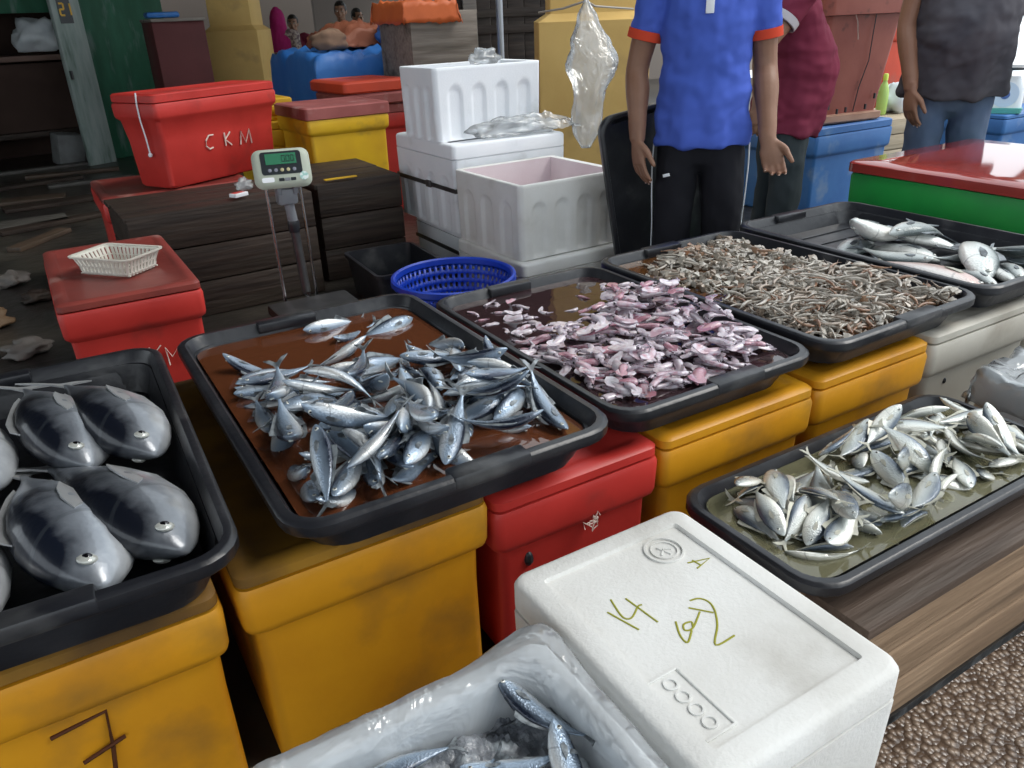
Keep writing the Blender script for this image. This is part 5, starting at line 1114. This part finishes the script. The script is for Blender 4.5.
def fused(mb, voxel, M, name, fn=None, it=4, fac=.5):
    """melt overlapping volumes into one continuous skin, smooth it, then add folds"""
    bmesh.ops.recalc_face_normals(mb.bm, faces=mb.bm.faces)
    me = bpy.data.meshes.new('tmp'); mb.bm.to_mesh(me); mb.bm.free(); o = bpy.data.objects.new('tmp', me); COL.objects.link(o)
    r = o.modifiers.new('r', 'REMESH'); r.mode = 'VOXEL'; r.voxel_size = voxel
    s = o.modifiers.new('s', 'SMOOTH'); s.iterations = it; s.factor = fac
    dg = bpy.context.evaluated_depsgraph_get(); dg.update(); m2 = bpy.data.meshes.new_from_object(o.evaluated_get(dg)); bpy.data.objects.remove(o); bpy.data.meshes.remove(me)
    m2.name = name
    if fn:
        nrm = [v.normal.copy() for v in m2.vertices]
        for v, nn in zip(m2.vertices, nrm): v.co += nn*fn(v.co)
    m2.materials.clear(); m2.materials.append(M); m2.polygons.foreach_set('use_smooth', [True]*len(m2.polygons)); return m2
def hand(g, W, Hd, palm, thumb, curl=.5, spread=.05, k=1.1):
    """palm + four jointed fingers + thumb; W wrist, Hd hand direction, palm: way the palm faces, thumb: side the thumb is on"""
    Hd, palm = Vector(Hd).normalized(), Vector(palm); palm = (palm-Hd*palm.dot(Hd)).normalized(); th = Vector(thumb); th = (th-Hd*th.dot(Hd)-palm*th.dot(palm)).normalized(); W = Vector(W); nails = []
    elim(g, [W-Hd*.03*k, W+Hd*.01*k, W+Hd*.045*k, W+Hd*.085*k], [(.027*k, .02*k), (.029*k, .02*k), (.039*k, .019*k), (.040*k, .014*k)], 14, palm)
    for i, (ln, off) in enumerate(((.07, .030), (.078, .0105), (.073, -.0095), (.057, -.028))):
        b = W+Hd*(.083-.006*(i == 3))*k+th*off*k; d = (Hd+th*spread*(1.5-i)*.7).normalized(); pts = [b-d*.02*k, b]; a = 0; p = b
        for q, s in enumerate((.45, .32, .25)):
            a += curl*(.5, .75, .5)[q]*(1+.12*i); dd = d*cos(a)+palm*sin(a); p = p+dd*ln*s*k; pts.append(p)
        elim(g, pts, [.0092*k, .0094*k, .0086*k, .008*k, .0068*k], 10, palm); nails.append((p, dd, -palm*cos(a)+d*sin(a)))
    b = W+Hd*.02*k+th*.022*k; d1 = (Hd*.75+th*.75+palm*.25).normalized(); d2 = (Hd*1.+th*.3+palm*.3).normalized()
    elim(g, [b-d1*.01*k, b+d1*.035*k, b+d1*.035*k+d2*.032*k, b+d1*.035*k+d2*.06*k], [.015*k, .0125*k, .0105*k, .008*k], 10, palm)
    return nails
def person(label, loc, rz, k, arms, tops, legs_, skin=None, hair='short', scarf=None, voxel=.0048, belly=0., cuffs=None, shirt_hem=.72, wide=1., chest=1., badge=None, stripe=False, look=0., group=None, sleeve=.4, hem_rag=.0):
    """figure about 1.64 m tall facing -y before turning; arms: per side (shoulder, elbow, wrist, hand dir, palm dir, thumb dir, curl)"""
    skin = skin or SKIN; root = thing('person', label, 'person', loc, rz, group); root.scale = (k, k, k); B = MB(); nails = []
    # head with brow, nose, mouth, ears
    hc = Vector((0, -.012, 1.525)); g = B
    g.ball(hc+Vector((0, .01, .02)), (.074, .092, .098), 16, 12); g.ball(hc+Vector((0, -.03, -.045)), (.055, .06, .06), 14, 10); g.ball(hc+Vector((0, -.062, -.085)), (.03, .027, .024), 12, 8)
    g.ball(hc+Vector((0, -.094, -.018)), (.012, .017, .024), 10, 8); g.ball(hc+Vector((0, -.1, -.03)), (.018, .013, .011), 10, 8)
    for s in (-1, 1):
        g.ball(hc+Vector((s*.03, -.076, .022)), (.024, .016, .009), 10, 6); g.ball(hc+Vector((s*.076, .012, -.008)), (.009, .02, .032), 10, 8); g.ball(hc+Vector((s*.04, -.055, -.03)), (.024, .026, .022), 10, 8)
    g.ball(hc+Vector((0, -.088, -.062)), (.024, .012, .010), 10, 6)
    elim(g, [(0, .012, 1.30), (0, .01, 1.38), (0, 0, 1.47)], [(.07, .065), (.053, .055), (.056, .06)], 14)
    elim(g, [(0, 0, .80), (0, .0, .95), (0, 0, 1.15), (0, .005, 1.29)], [(.145, .1), (.13, .095), (.15, .1), (.12, .075)], 18)
    for s, A in zip((-1, 1), arms):
        sh, el, wr, hdir, pd, td, cu = [Vector(q) if isinstance(q, tuple) else q for q in A]
        elim(g, [sh, sh.lerp(el, .5), el, el.lerp(wr, .3), el.lerp(wr, .7), wr], [.054, .052, .045, .048, .037, (.031, .025)], 14); nails += hand(g, wr, hdir, pd, td, cu)
    for s in (-1, 1):
        hp, kn, an = Vector((s*.085, 0, .80)), Vector((s*.09, -.015, .44)), Vector((s*.095, .01, .07))
        elim(g, [hp, hp.lerp(kn, .5), kn, kn.lerp(an, .35), an], [.083, .072, .054, .055, .037], 14); elim(g, [an+Vector((0, .035, -.035)), an+Vector((0, -.06, -.045)), an+Vector((0, -.15, -.052))], [(.034, .03), (.042, .026), (.036, .018)], 12, (0, 0, 1))
    bo = put('body', fused(B, voxel, skin, 'body', None, 5, .5), root)
    # face details
    for s in (-1, 1):
        e = MB(); e.mi = 0; c = hc+Vector((s*.03, -.083, .004)); e.ball(c, (.0125, .008, .0075), 12, 8); e.mi = 1; e.ball(c+Vector((look*.003, -.0055, 0)), (.0055, .004, .0055), 10, 6); obj('eye', e, [EYEW, EYEB], root, sharp=180)
        e = MB(); e.tube([hc+Vector((s*.012, -.094, .026)), hc+Vector((s*.032, -.094, .034)), hc+Vector((s*.05, -.08, .027))], [.003, .0042, .002], 6); obj('eyebrow', e, HAIR, root)
    e = MB(); e.tube([hc+Vector((-.022, -.095, -.064)), hc+Vector((0, -.103, -.061)), hc+Vector((.022, -.095, -.064))], [.003, .007, .003], 8, True, .8); obj('lips', e, LIP, root)
    if nails and voxel < .006:
        e = MB()
        for p, d, u in nails: e.ball(p+u*.0058, (.0042, .0042, .0022), 8, 5, Matrix((d, u.cross(d), u)).transposed().to_4x4().to_3x3())
        o = obj('finger_nails', e, NAIL, root, sharp=180)
    e = MB()
    if scarf:
        elim(e, [hc+Vector((0, .02, .09)), hc+Vector((0, .02, 0)), (0, .0, 1.40), (0, -.01, 1.25), (0, -.01, 1.12)], [(.07, .08), (.094, .11), (.11, .1), (.19, .13), (.17, .13)], 18); bm_ = fused(e, .009, scarf, 'head_scarf', lambda c: .006*fbm(c.x*14, c.y*14, c.z*8))
        # open the scarf over the face
        kill = bmesh.new(); kill.from_mesh(bm_); vv = [v for v in kill.verts if v.co.y < -.05 and hypot(v.co.x/.058, (v.co.z-1.52)/.08) < 1]; bmesh.ops.delete(kill, geom=vv, context='VERTS'); kill.to_mesh(bm_); kill.free(); put('head_scarf', bm_, root)
    else:
        e.ball(hc+Vector((0, .02, .034)), (.083, .097, .096), 18, 12); hm = fused(e, .007, HAIR, 'hair', lambda c: .004*fbm(c.x*40, c.y*40, c.z*20)); kb = bmesh.new(); kb.from_mesh(hm)
        bmesh.ops.delete(kb, geom=[v for v in kb.verts if v.co.z < 1.49 or (v.co.y < -.052 and v.co.z < 1.59)], context='VERTS'); kb.to_mesh(hm); kb.free(); ho = put('hair', hm, root)
    # shirt: torso and sleeves
    S_ = MB(); hz = shirt_hem; ww = wide
    elim(S_, [(0, 0, hz), (0, -.006-belly*.15, hz+.12), (0, -.01-belly*.5, hz+.27), (0, -.005-belly*.25, hz+.42), (0, 0, hz+.54), (0, .01, 1.335), (0, .012, 1.37)],
         [(.19*ww, .142*chest+belly*.35), (.182*ww, .135*chest+belly*.6), (.17*ww, .122*chest+belly), (.176*ww, .124*chest+belly*.5), (.178*ww, .118*chest), (.135, .085), (.075, .065)], 22, flat=True)
    cuffpos = []
    for s, A in zip((-1, 1), arms):
        sh, el = Vector(A[0]), Vector(A[1]); e_ = sh.lerp(el, sleeve/.62); cuffpos.append((sh, e_, el))
        elim(S_, [Vector((s*.09, .008, sh.z-.005)), sh+Vector((s*.004, 0, .0)), sh.lerp(e_, .5), e_], [(.08, .062), (.07, .066), (.066, .065), (.066, .063)], 16)
    def folds(c):
        t_ = max(0, 1-abs(c.z-(hz+.15))/.5); sd = .010*fbm(c.x*5+c.z*4, c.y*5, c.z*7-c.x*6+label.__len__())+.009*t_*sin(c.z*38+c.x*22+3*fbm(c.x*6, c.z*6, 2))*max(0, fbm(c.x*4, c.y*4, c.z*3+5)+.25)
        sd += .007*sin(atan2(c.y, c.x)*7+c.z*5)*max(0, 1-(c.z-hz)/.3)
        return sd
    put('shirt', fused(S_, .0085, tops, 'shirt', folds, 3, .5), root)
    if cuffs:
        for sh, e_, el in cuffpos:
            g = MB(); d = (el-sh).normalized(); u = Vector((0, -1, 0)); u = (u-d*u.dot(d)).normalized(); s2 = d.cross(u)
            rgs = []
            for a, r in ((-.028, .069), (.006, .069), (.008, .062), (-.028, .064)): rgs.append([e_+d*(a+.018)+s2*r*1.01*cos(2*pi*q/24)+u*r*sin(2*pi*q/24) for q in range(24)])
            g.loft(rgs+[rgs[0]], False, False); obj('sleeve_cuff', g, cuffs, root)
    g = MB(); rgs = []
    for r, z, y in ((.06, 1.36, .012), (.066, 1.385, .012), (.06, 1.402, .014), (.056, 1.385, .012)): rgs.append([Vector((r*1.05*cos(2*pi*q/24), y+r*sin(2*pi*q/24), z-.018*max(0, -sin(2*pi*q/24)))) for q in range(24)])
    g.loft(rgs+[rgs[0]], False, False); obj('collar', g, cuffs or tops, root)
    if badge: badge(root)
    # trousers
    Tm = MB(); elim(Tm, [(0, 0, hz+.2), (0, .0, hz+.05), (0, .003, .70)], [(.12*ww, .085), (.14*ww, .095), (.152*ww, .104)], 20)
    elim(Tm, [(0, .005, .76), (0, .005, .70), (0, .008, .645)], [(.12*ww, .10), (.12*ww, .10), (.085, .085)], 18)
    for s in (-1, 1): elim(Tm, [(s*.088*ww, .0, .74), (s*.095, -.004, .56), (s*.098, -.012, .44), (s*.1, .0, .25), (s*.102, .012, .07)], [(.082, .098), (.086, .094), (.08, .083), (.078, .082), (.078, .082)], 18)
    put('trousers', fused(Tm, .009, legs_, 'trousers', lambda c: .008*fbm(c.x*8, c.y*8, c.z*5+2)+.004*sin(c.z*50+c.x*30)*max(0, fbm(c.x*6, c.y*6, c.z*4)), 3, .5), root)
    if stripe:
        for s in (-1, 1):
            g = MB(); g.tube([(s*.187, -.02, hz+.0), (s*.190, -.02, .62), (s*.187, -.015, .5), (s*.182, -.01, .4), (s*.182, 0, .25), (s*.184, .01, .1)], .0028, 6); obj('side_piping', g, FOAM, root)
        g = MB(); g.bar((-.145, -.104, .60), (-.12, -.115, .608), .004, .012, .001); obj('pocket_tag', g, FOAM, root)
    for s in (-1, 1):
        g = MB(); g.loft([[p+Vector((s*.1, -.045, 0)) for p in rr(.09, .25, .04, z)] for z in (0, .02)]); g.loft([[p+Vector((s*.1, -.02-.02*q, 0)) for p in rr(.085-.01*q, .2-.05*q, .038, .021+.035*q)] for q in range(2)]); obj('sandal', g, BLACKP, root)
    return root
def blue_badge(root):
    g = MB(); g.box((-.005, -.128, 1.235), (.03, .006, .1), bev=.002); obj('button_placket', g, FOAM, root)
person('person in bright blue shirt with orange cuffs, arms hanging, behind the shrimp tray', (2.385, 2.46, 0), -.72, 1.02,
    (((-.185, .01, 1.325), (-.262, .02, 1.0), (-.252, -.075, .735), (.12, -.22, -1), (.75, .5, .1), (.5, -.9, 0), .35),
     ((.18, .01, 1.31), (.225, .03, 1.0), (.243, -.12, .74), (.28, -.25, -.95), (-.15, -1, .15), (.95, -.1, 0), .8)),
    cloth('blue_jersey', (.075, .13, .53), (.06, .11, .46)), cloth('black_tracksuit', (.012, .012, .016), (.02, .02, .025), .05), SKIN, cuffs=cloth('orange_trim', (.62, .07, .03), (.55, .06, .03)), stripe=True, badge=blue_badge, shirt_hem=.715, sleeve=.385)
person('person in maroon shirt with full belly, seen from the side next to the blue shirt', (3.26, 2.80, 0), 1.05, .98,
    (((-.175, .01, 1.325), (-.215, .2, 1.08), (-.2, .2, .83), (.1, -.1, -1), (.9, 0, .1), (0, -1, 0), .5), ((.175, .01, 1.325), (.225, .06, 1.02), (.2, -.14, .82), (-.15, -.5, -.8), (-.9, 0, .1), (0, -1, 0), .5)),
    cloth('maroon_shirt', (.17, .025, .05), (.13, .02, .04)), cloth('charcoal_trousers', (.035, .045, .05), (.05, .06, .065)), SKIN2, belly=.075, shirt_hem=.665, cuffs=cloth('grey_trim', (.5, .48, .5), (.4, .38, .4)), sleeve=.33)
person('person in faded dark grey shirt and blue jeans behind the green bin', (4.20, 2.53, 0), -.80, 1.09,
    (((-.2, .01, 1.32), (-.245, -.02, 1.02), (-.205, -.13, .745), (.1, -.1, -1), (.85, .5, 0), (.35, -.9, 0), .4), ((.2, .01, 1.32), (.295, .02, 1.03), (.35, -.2, .72), (.4, -.6, -.5), (-.5, -.4, -.7), (-.3, -.9, .1), .5)),
    cloth('faded_grey_shirt', (.052, .052, .064), (.085, .08, .09)), cloth('blue_denim', (.075, .11, .19), (.12, .155, .23)), SKIN, belly=.06, shirt_hem=.715, wide=1.27, sleeve=.25)
# far shoppers
GREENP = mat('green_plaid_shirt', (.2, .26, .16), .85, .2, 0, (.45, .42, .34), 26, (.48, .52)); FLOW = mat('flowered_tunic', (.35, .3, .27), .85, .2, 0, (.14, .1, .11), 30, (.45, .55))
DARKC = cloth('dark_clothes', (.03, .03, .035), (.05, .05, .055))
def stand(label, loc, rz, k, top, scarf=None, hem=.6):
    person(label, loc, rz, k, (((-.18, .01, 1.32), (-.23, .03, 1.03), (-.21, -.08, .8), (.1, -.3, -1), (.9, .3, 0), (.3, -.9, 0), .5), ((.18, .01, 1.32), (.23, .03, 1.03), (.21, -.08, .8), (-.1, -.3, -1), (-.9, .3, 0), (-.3, -.9, 0), .5)),
        top, DARKC, SKIN2, scarf=scarf, voxel=.011, shirt_hem=hem, group='far shoppers beyond the blue tarpaulin')
stand('far shopper with magenta head scarf and flowered tunic', (2.72, 9.4, 0), 2.6, .84, FLOW, cloth('magenta_scarf', (.36, .02, .14), (.28, .02, .11)), .5)
stand('far shopper in dark vest left of the magenta scarf', (2.45, 10.3, 0), .6, .86, DARKC)
stand('far shopper in maroon top right of the magenta scarf', (3.1, 10.1, 0), -.4, .8, cloth('maroon_shirt', (.17, .025, .05), (.13, .02, .04)))
stand('far shopper in green checked shirt', (3.45, 9.4, 0), -.5, .87, GREENP)
stand('far shopper whose head shows over the rust tarpaulin', (3.95, 10.2, 0), .3, .83, cloth('pale_shirt', (.5, .48, .44), (.4, .38, .35)))
# ------------------------------------------------------------------ lined foam box in the foreground
BX, BY, BW, BL2 = .247, .525, .452, .455
foam_box('white foam box lined with plastic film and holding iced scad, nearest at left', BX, BY, 0, BW, BL2, .395, 0, 0, FOAM, (0, 0))
g = MB(); rings = []
for q, (d, z) in enumerate(((.010, .23), (.012, .30), (.014, .37), (.012, .40), (.002, .412), (-.016, .412), (-.032, .40), (-.036, .37), (-.04, .34), (-.046, .30))):
    rg = []; base = densify(rr(BW+2*d, BL2+2*d, .045, z, n=6), 150)
    for k, p in enumerate(base):
        a = atan2(p.y, p.x); nrm = Vector((p.x/BW, p.y/BL2, 0)).normalized()
        f = .005*fbm(p.x*9, p.y*9, z*6)+.004*sin(k*.5+z*16)*max(0, fbm(p.x*5, p.y*5, 1))
        corner = max(0, 1-hypot(p.x-BW/2, p.y-BL2/2)/.12); zz = z+(.02*corner+-.005+.004*fbm(p.x*9, p.y*9, 4) if z > .35 else 0)
        rg.append(Vector((p.x, p.y, zz))+nrm*(f*(1 if d > -.02 else .8)+corner*(.012 if d > 0 else -.012)))
    rings.append(rg)
g.loft(rings, False, False); o = obj('film_liner', g, MILKY, None, (BX, BY, 0), sharp=180); tag(o, 'milky plastic film lining the foam box of iced scad and hanging over its rim', 'film')
g = MB(); n_ = 60; V_ = [[None]*(n_+1) for _ in range(n_+1)]
for i in range(n_+1):
    for j in range(n_+1):
        x, y = -.185+.37*i/n_, -.185+.37*j/n_; V_[i][j] = g.bm.verts.new((x, y, .325+.014*fbm(x*22, y*22, 1)+.010*abs(fbm(x*60, y*60, 3))))
for i in range(n_):
    for j in range(n_): g.face((V_[i][j], V_[i+1][j], V_[i+1][j+1], V_[i][j+1]))
o = obj('crushed_ice', g, mat('grey_crushed_ice', (.3, .32, .35), .12, .6, 0, (.1, .11, .13), 14, (.4, .6), .8, 70, (.55, .6, .64), 30, (.55, .7)), None, (BX, BY, 0)); tag(o, 'crushed ice and melt water around the scad in the lined foam box', 'ice', kind='stuff')
LB = (BX, BY, .4, .4, .4, .4, 0.)
for x, y, a, ln, z, pt, lab in ((.165, .130, 112, .17, .362, .14, 'scad at the back right corner of the lined foam box, head raised'), (.02, .115, 172, .15, .345, 0, 'scad half under ice at the middle back of the lined foam box'),
    (-.02, .175, 178, .16, .35, .0, 'scad along the back wall of the lined foam box'), (.10, .09, 160, .15, .348, .05, 'scad just left of the raised one in the lined foam box'),
    (.145, .03, 75, .17, .356, 0, 'scad along the right wall of the lined foam box'), (.05, .02, 150, .16, .352, 0, 'scad in the centre of the lined foam box'), (-.07, .06, -160, .16, .352, 0, 'scad at the left of the lined foam box'), (.02, -.06, 20, .16, .352, 0, 'scad at the front of the lined foam box')):
    spawn_fish('iced_scad', SC1[(int(a) % 4)], lab, 'fish', pose(LB, 0, x, y, z, radians(a), pt, (pi/2+.15) if int(a) % 2 else -pi/2+.2), ln, 'scad on ice in the lined foam box')
# film over the wrapped box at the right edge
drape('film_cover', 'wrinkled clear film over the wrapped foam box at the right edge', MILKY, 2.17, .70, .475, .515, .372, 0, 11., 'film', amp=.012, lo=.285, flare=.03, nx=30, ny=30)
# ------------------------------------------------------------------ plastic bags by the pillar
def bag_mesh(pts, M, name, par=None, n=40, seed=1.):
    """bag hanging along a line: (centre, half width, half depth) sections with pleats"""
    g = MB(); rings = []; m_ = 5
    for i in range(len(pts)-1):
        for q in range(m_):
            f = q/m_; h = f*f*(3-2*f); c = Vector(pts[i][0]).lerp(Vector(pts[i+1][0]), f); a = pts[i][1]*(1-h)+pts[i+1][1]*h; b = pts[i][2]*(1-h)+pts[i+1][2]*h; rg = []
            for k in range(n):
                t = 2*pi*k/n; w_ = 1+.22*noise.noise(Vector((cos(t)*2.2, sin(t)*2.2, c.z*7+seed)))+.1*noise.noise(Vector((cos(t)*6, sin(t)*6, c.z*16+seed)))
                rg.append(c+Vector((.85, -.5, 0))*a*w_*cos(t)+Vector((.5, .85, 0))*b*w_*sin(t))
            rings.append(rg)
    g.loft(rings); return obj(name, g, M, par, sharp=180)
t = thing('hanging_bag', 'clear plastic bag hanging from twine on the yellow post', 'bag', (0, 0, 0))
bag_mesh([((2.663, 3.642, 1.29), .012, .012), ((2.66, 3.62, 1.20), .055, .045), ((2.64, 3.57, 1.08), .105, .07), ((2.625, 3.53, .99), .135, .08), ((2.565, 3.475, .83), .075, .06), ((2.55, 3.47, .76), .075, .05), ((2.52, 3.44, .68), .07, .05), ((2.49, 3.4, .57), .02, .02)], CLEAR, 'bag_film', t)
g = MB(); g.tube([(2.663, 3.642, 1.28), (2.8, 3.75, 1.255), (3.25, 3.98, 1.235)], .006, 6); g.tube([(2.663, 3.642, 1.28), (2.7, 3.9, 1.25), (2.84, 4.36, 1.235)], .006, 6); obj('twine', g, mat('grey_twine', (.35, .32, .28), .8), t)
crumple('bag_knot', 'bunched end of a clear bag on top of the open foam box', (2.06, 3.66, 1.045), (.07, .05, .04), CLEAR, 2, 'bag', .5)
crumple('loose_film', 'clear plastic film crumpled on the lid of the strapped foam box', (2.12, 3.525, .715), (.19, .05, .045), CLEAR, 7, 'film', .6, (40, 20))
g = MB(); V_ = []
for i in range(25):
    row = []
    for j in range(13):
        u, v = i/24, j/12; row.append(g.bm.verts.new((2.06+.42*u, 3.53-.09*v*u-.02*v, .725+.05*sin(pi*u)*(1-v)+.02*fbm(u*5, v*5, 2)-.03*u*v)))
    V_.append(row)
for i in range(24):
    for j in range(12): g.face((V_[i][j], V_[i+1][j], V_[i+1][j+1], V_[i][j+1]))
tag(obj('film_sheet', g, CLEAR, sharp=180), 'clear film trailing from the strapped foam box lid toward the hanging bag', 'film')
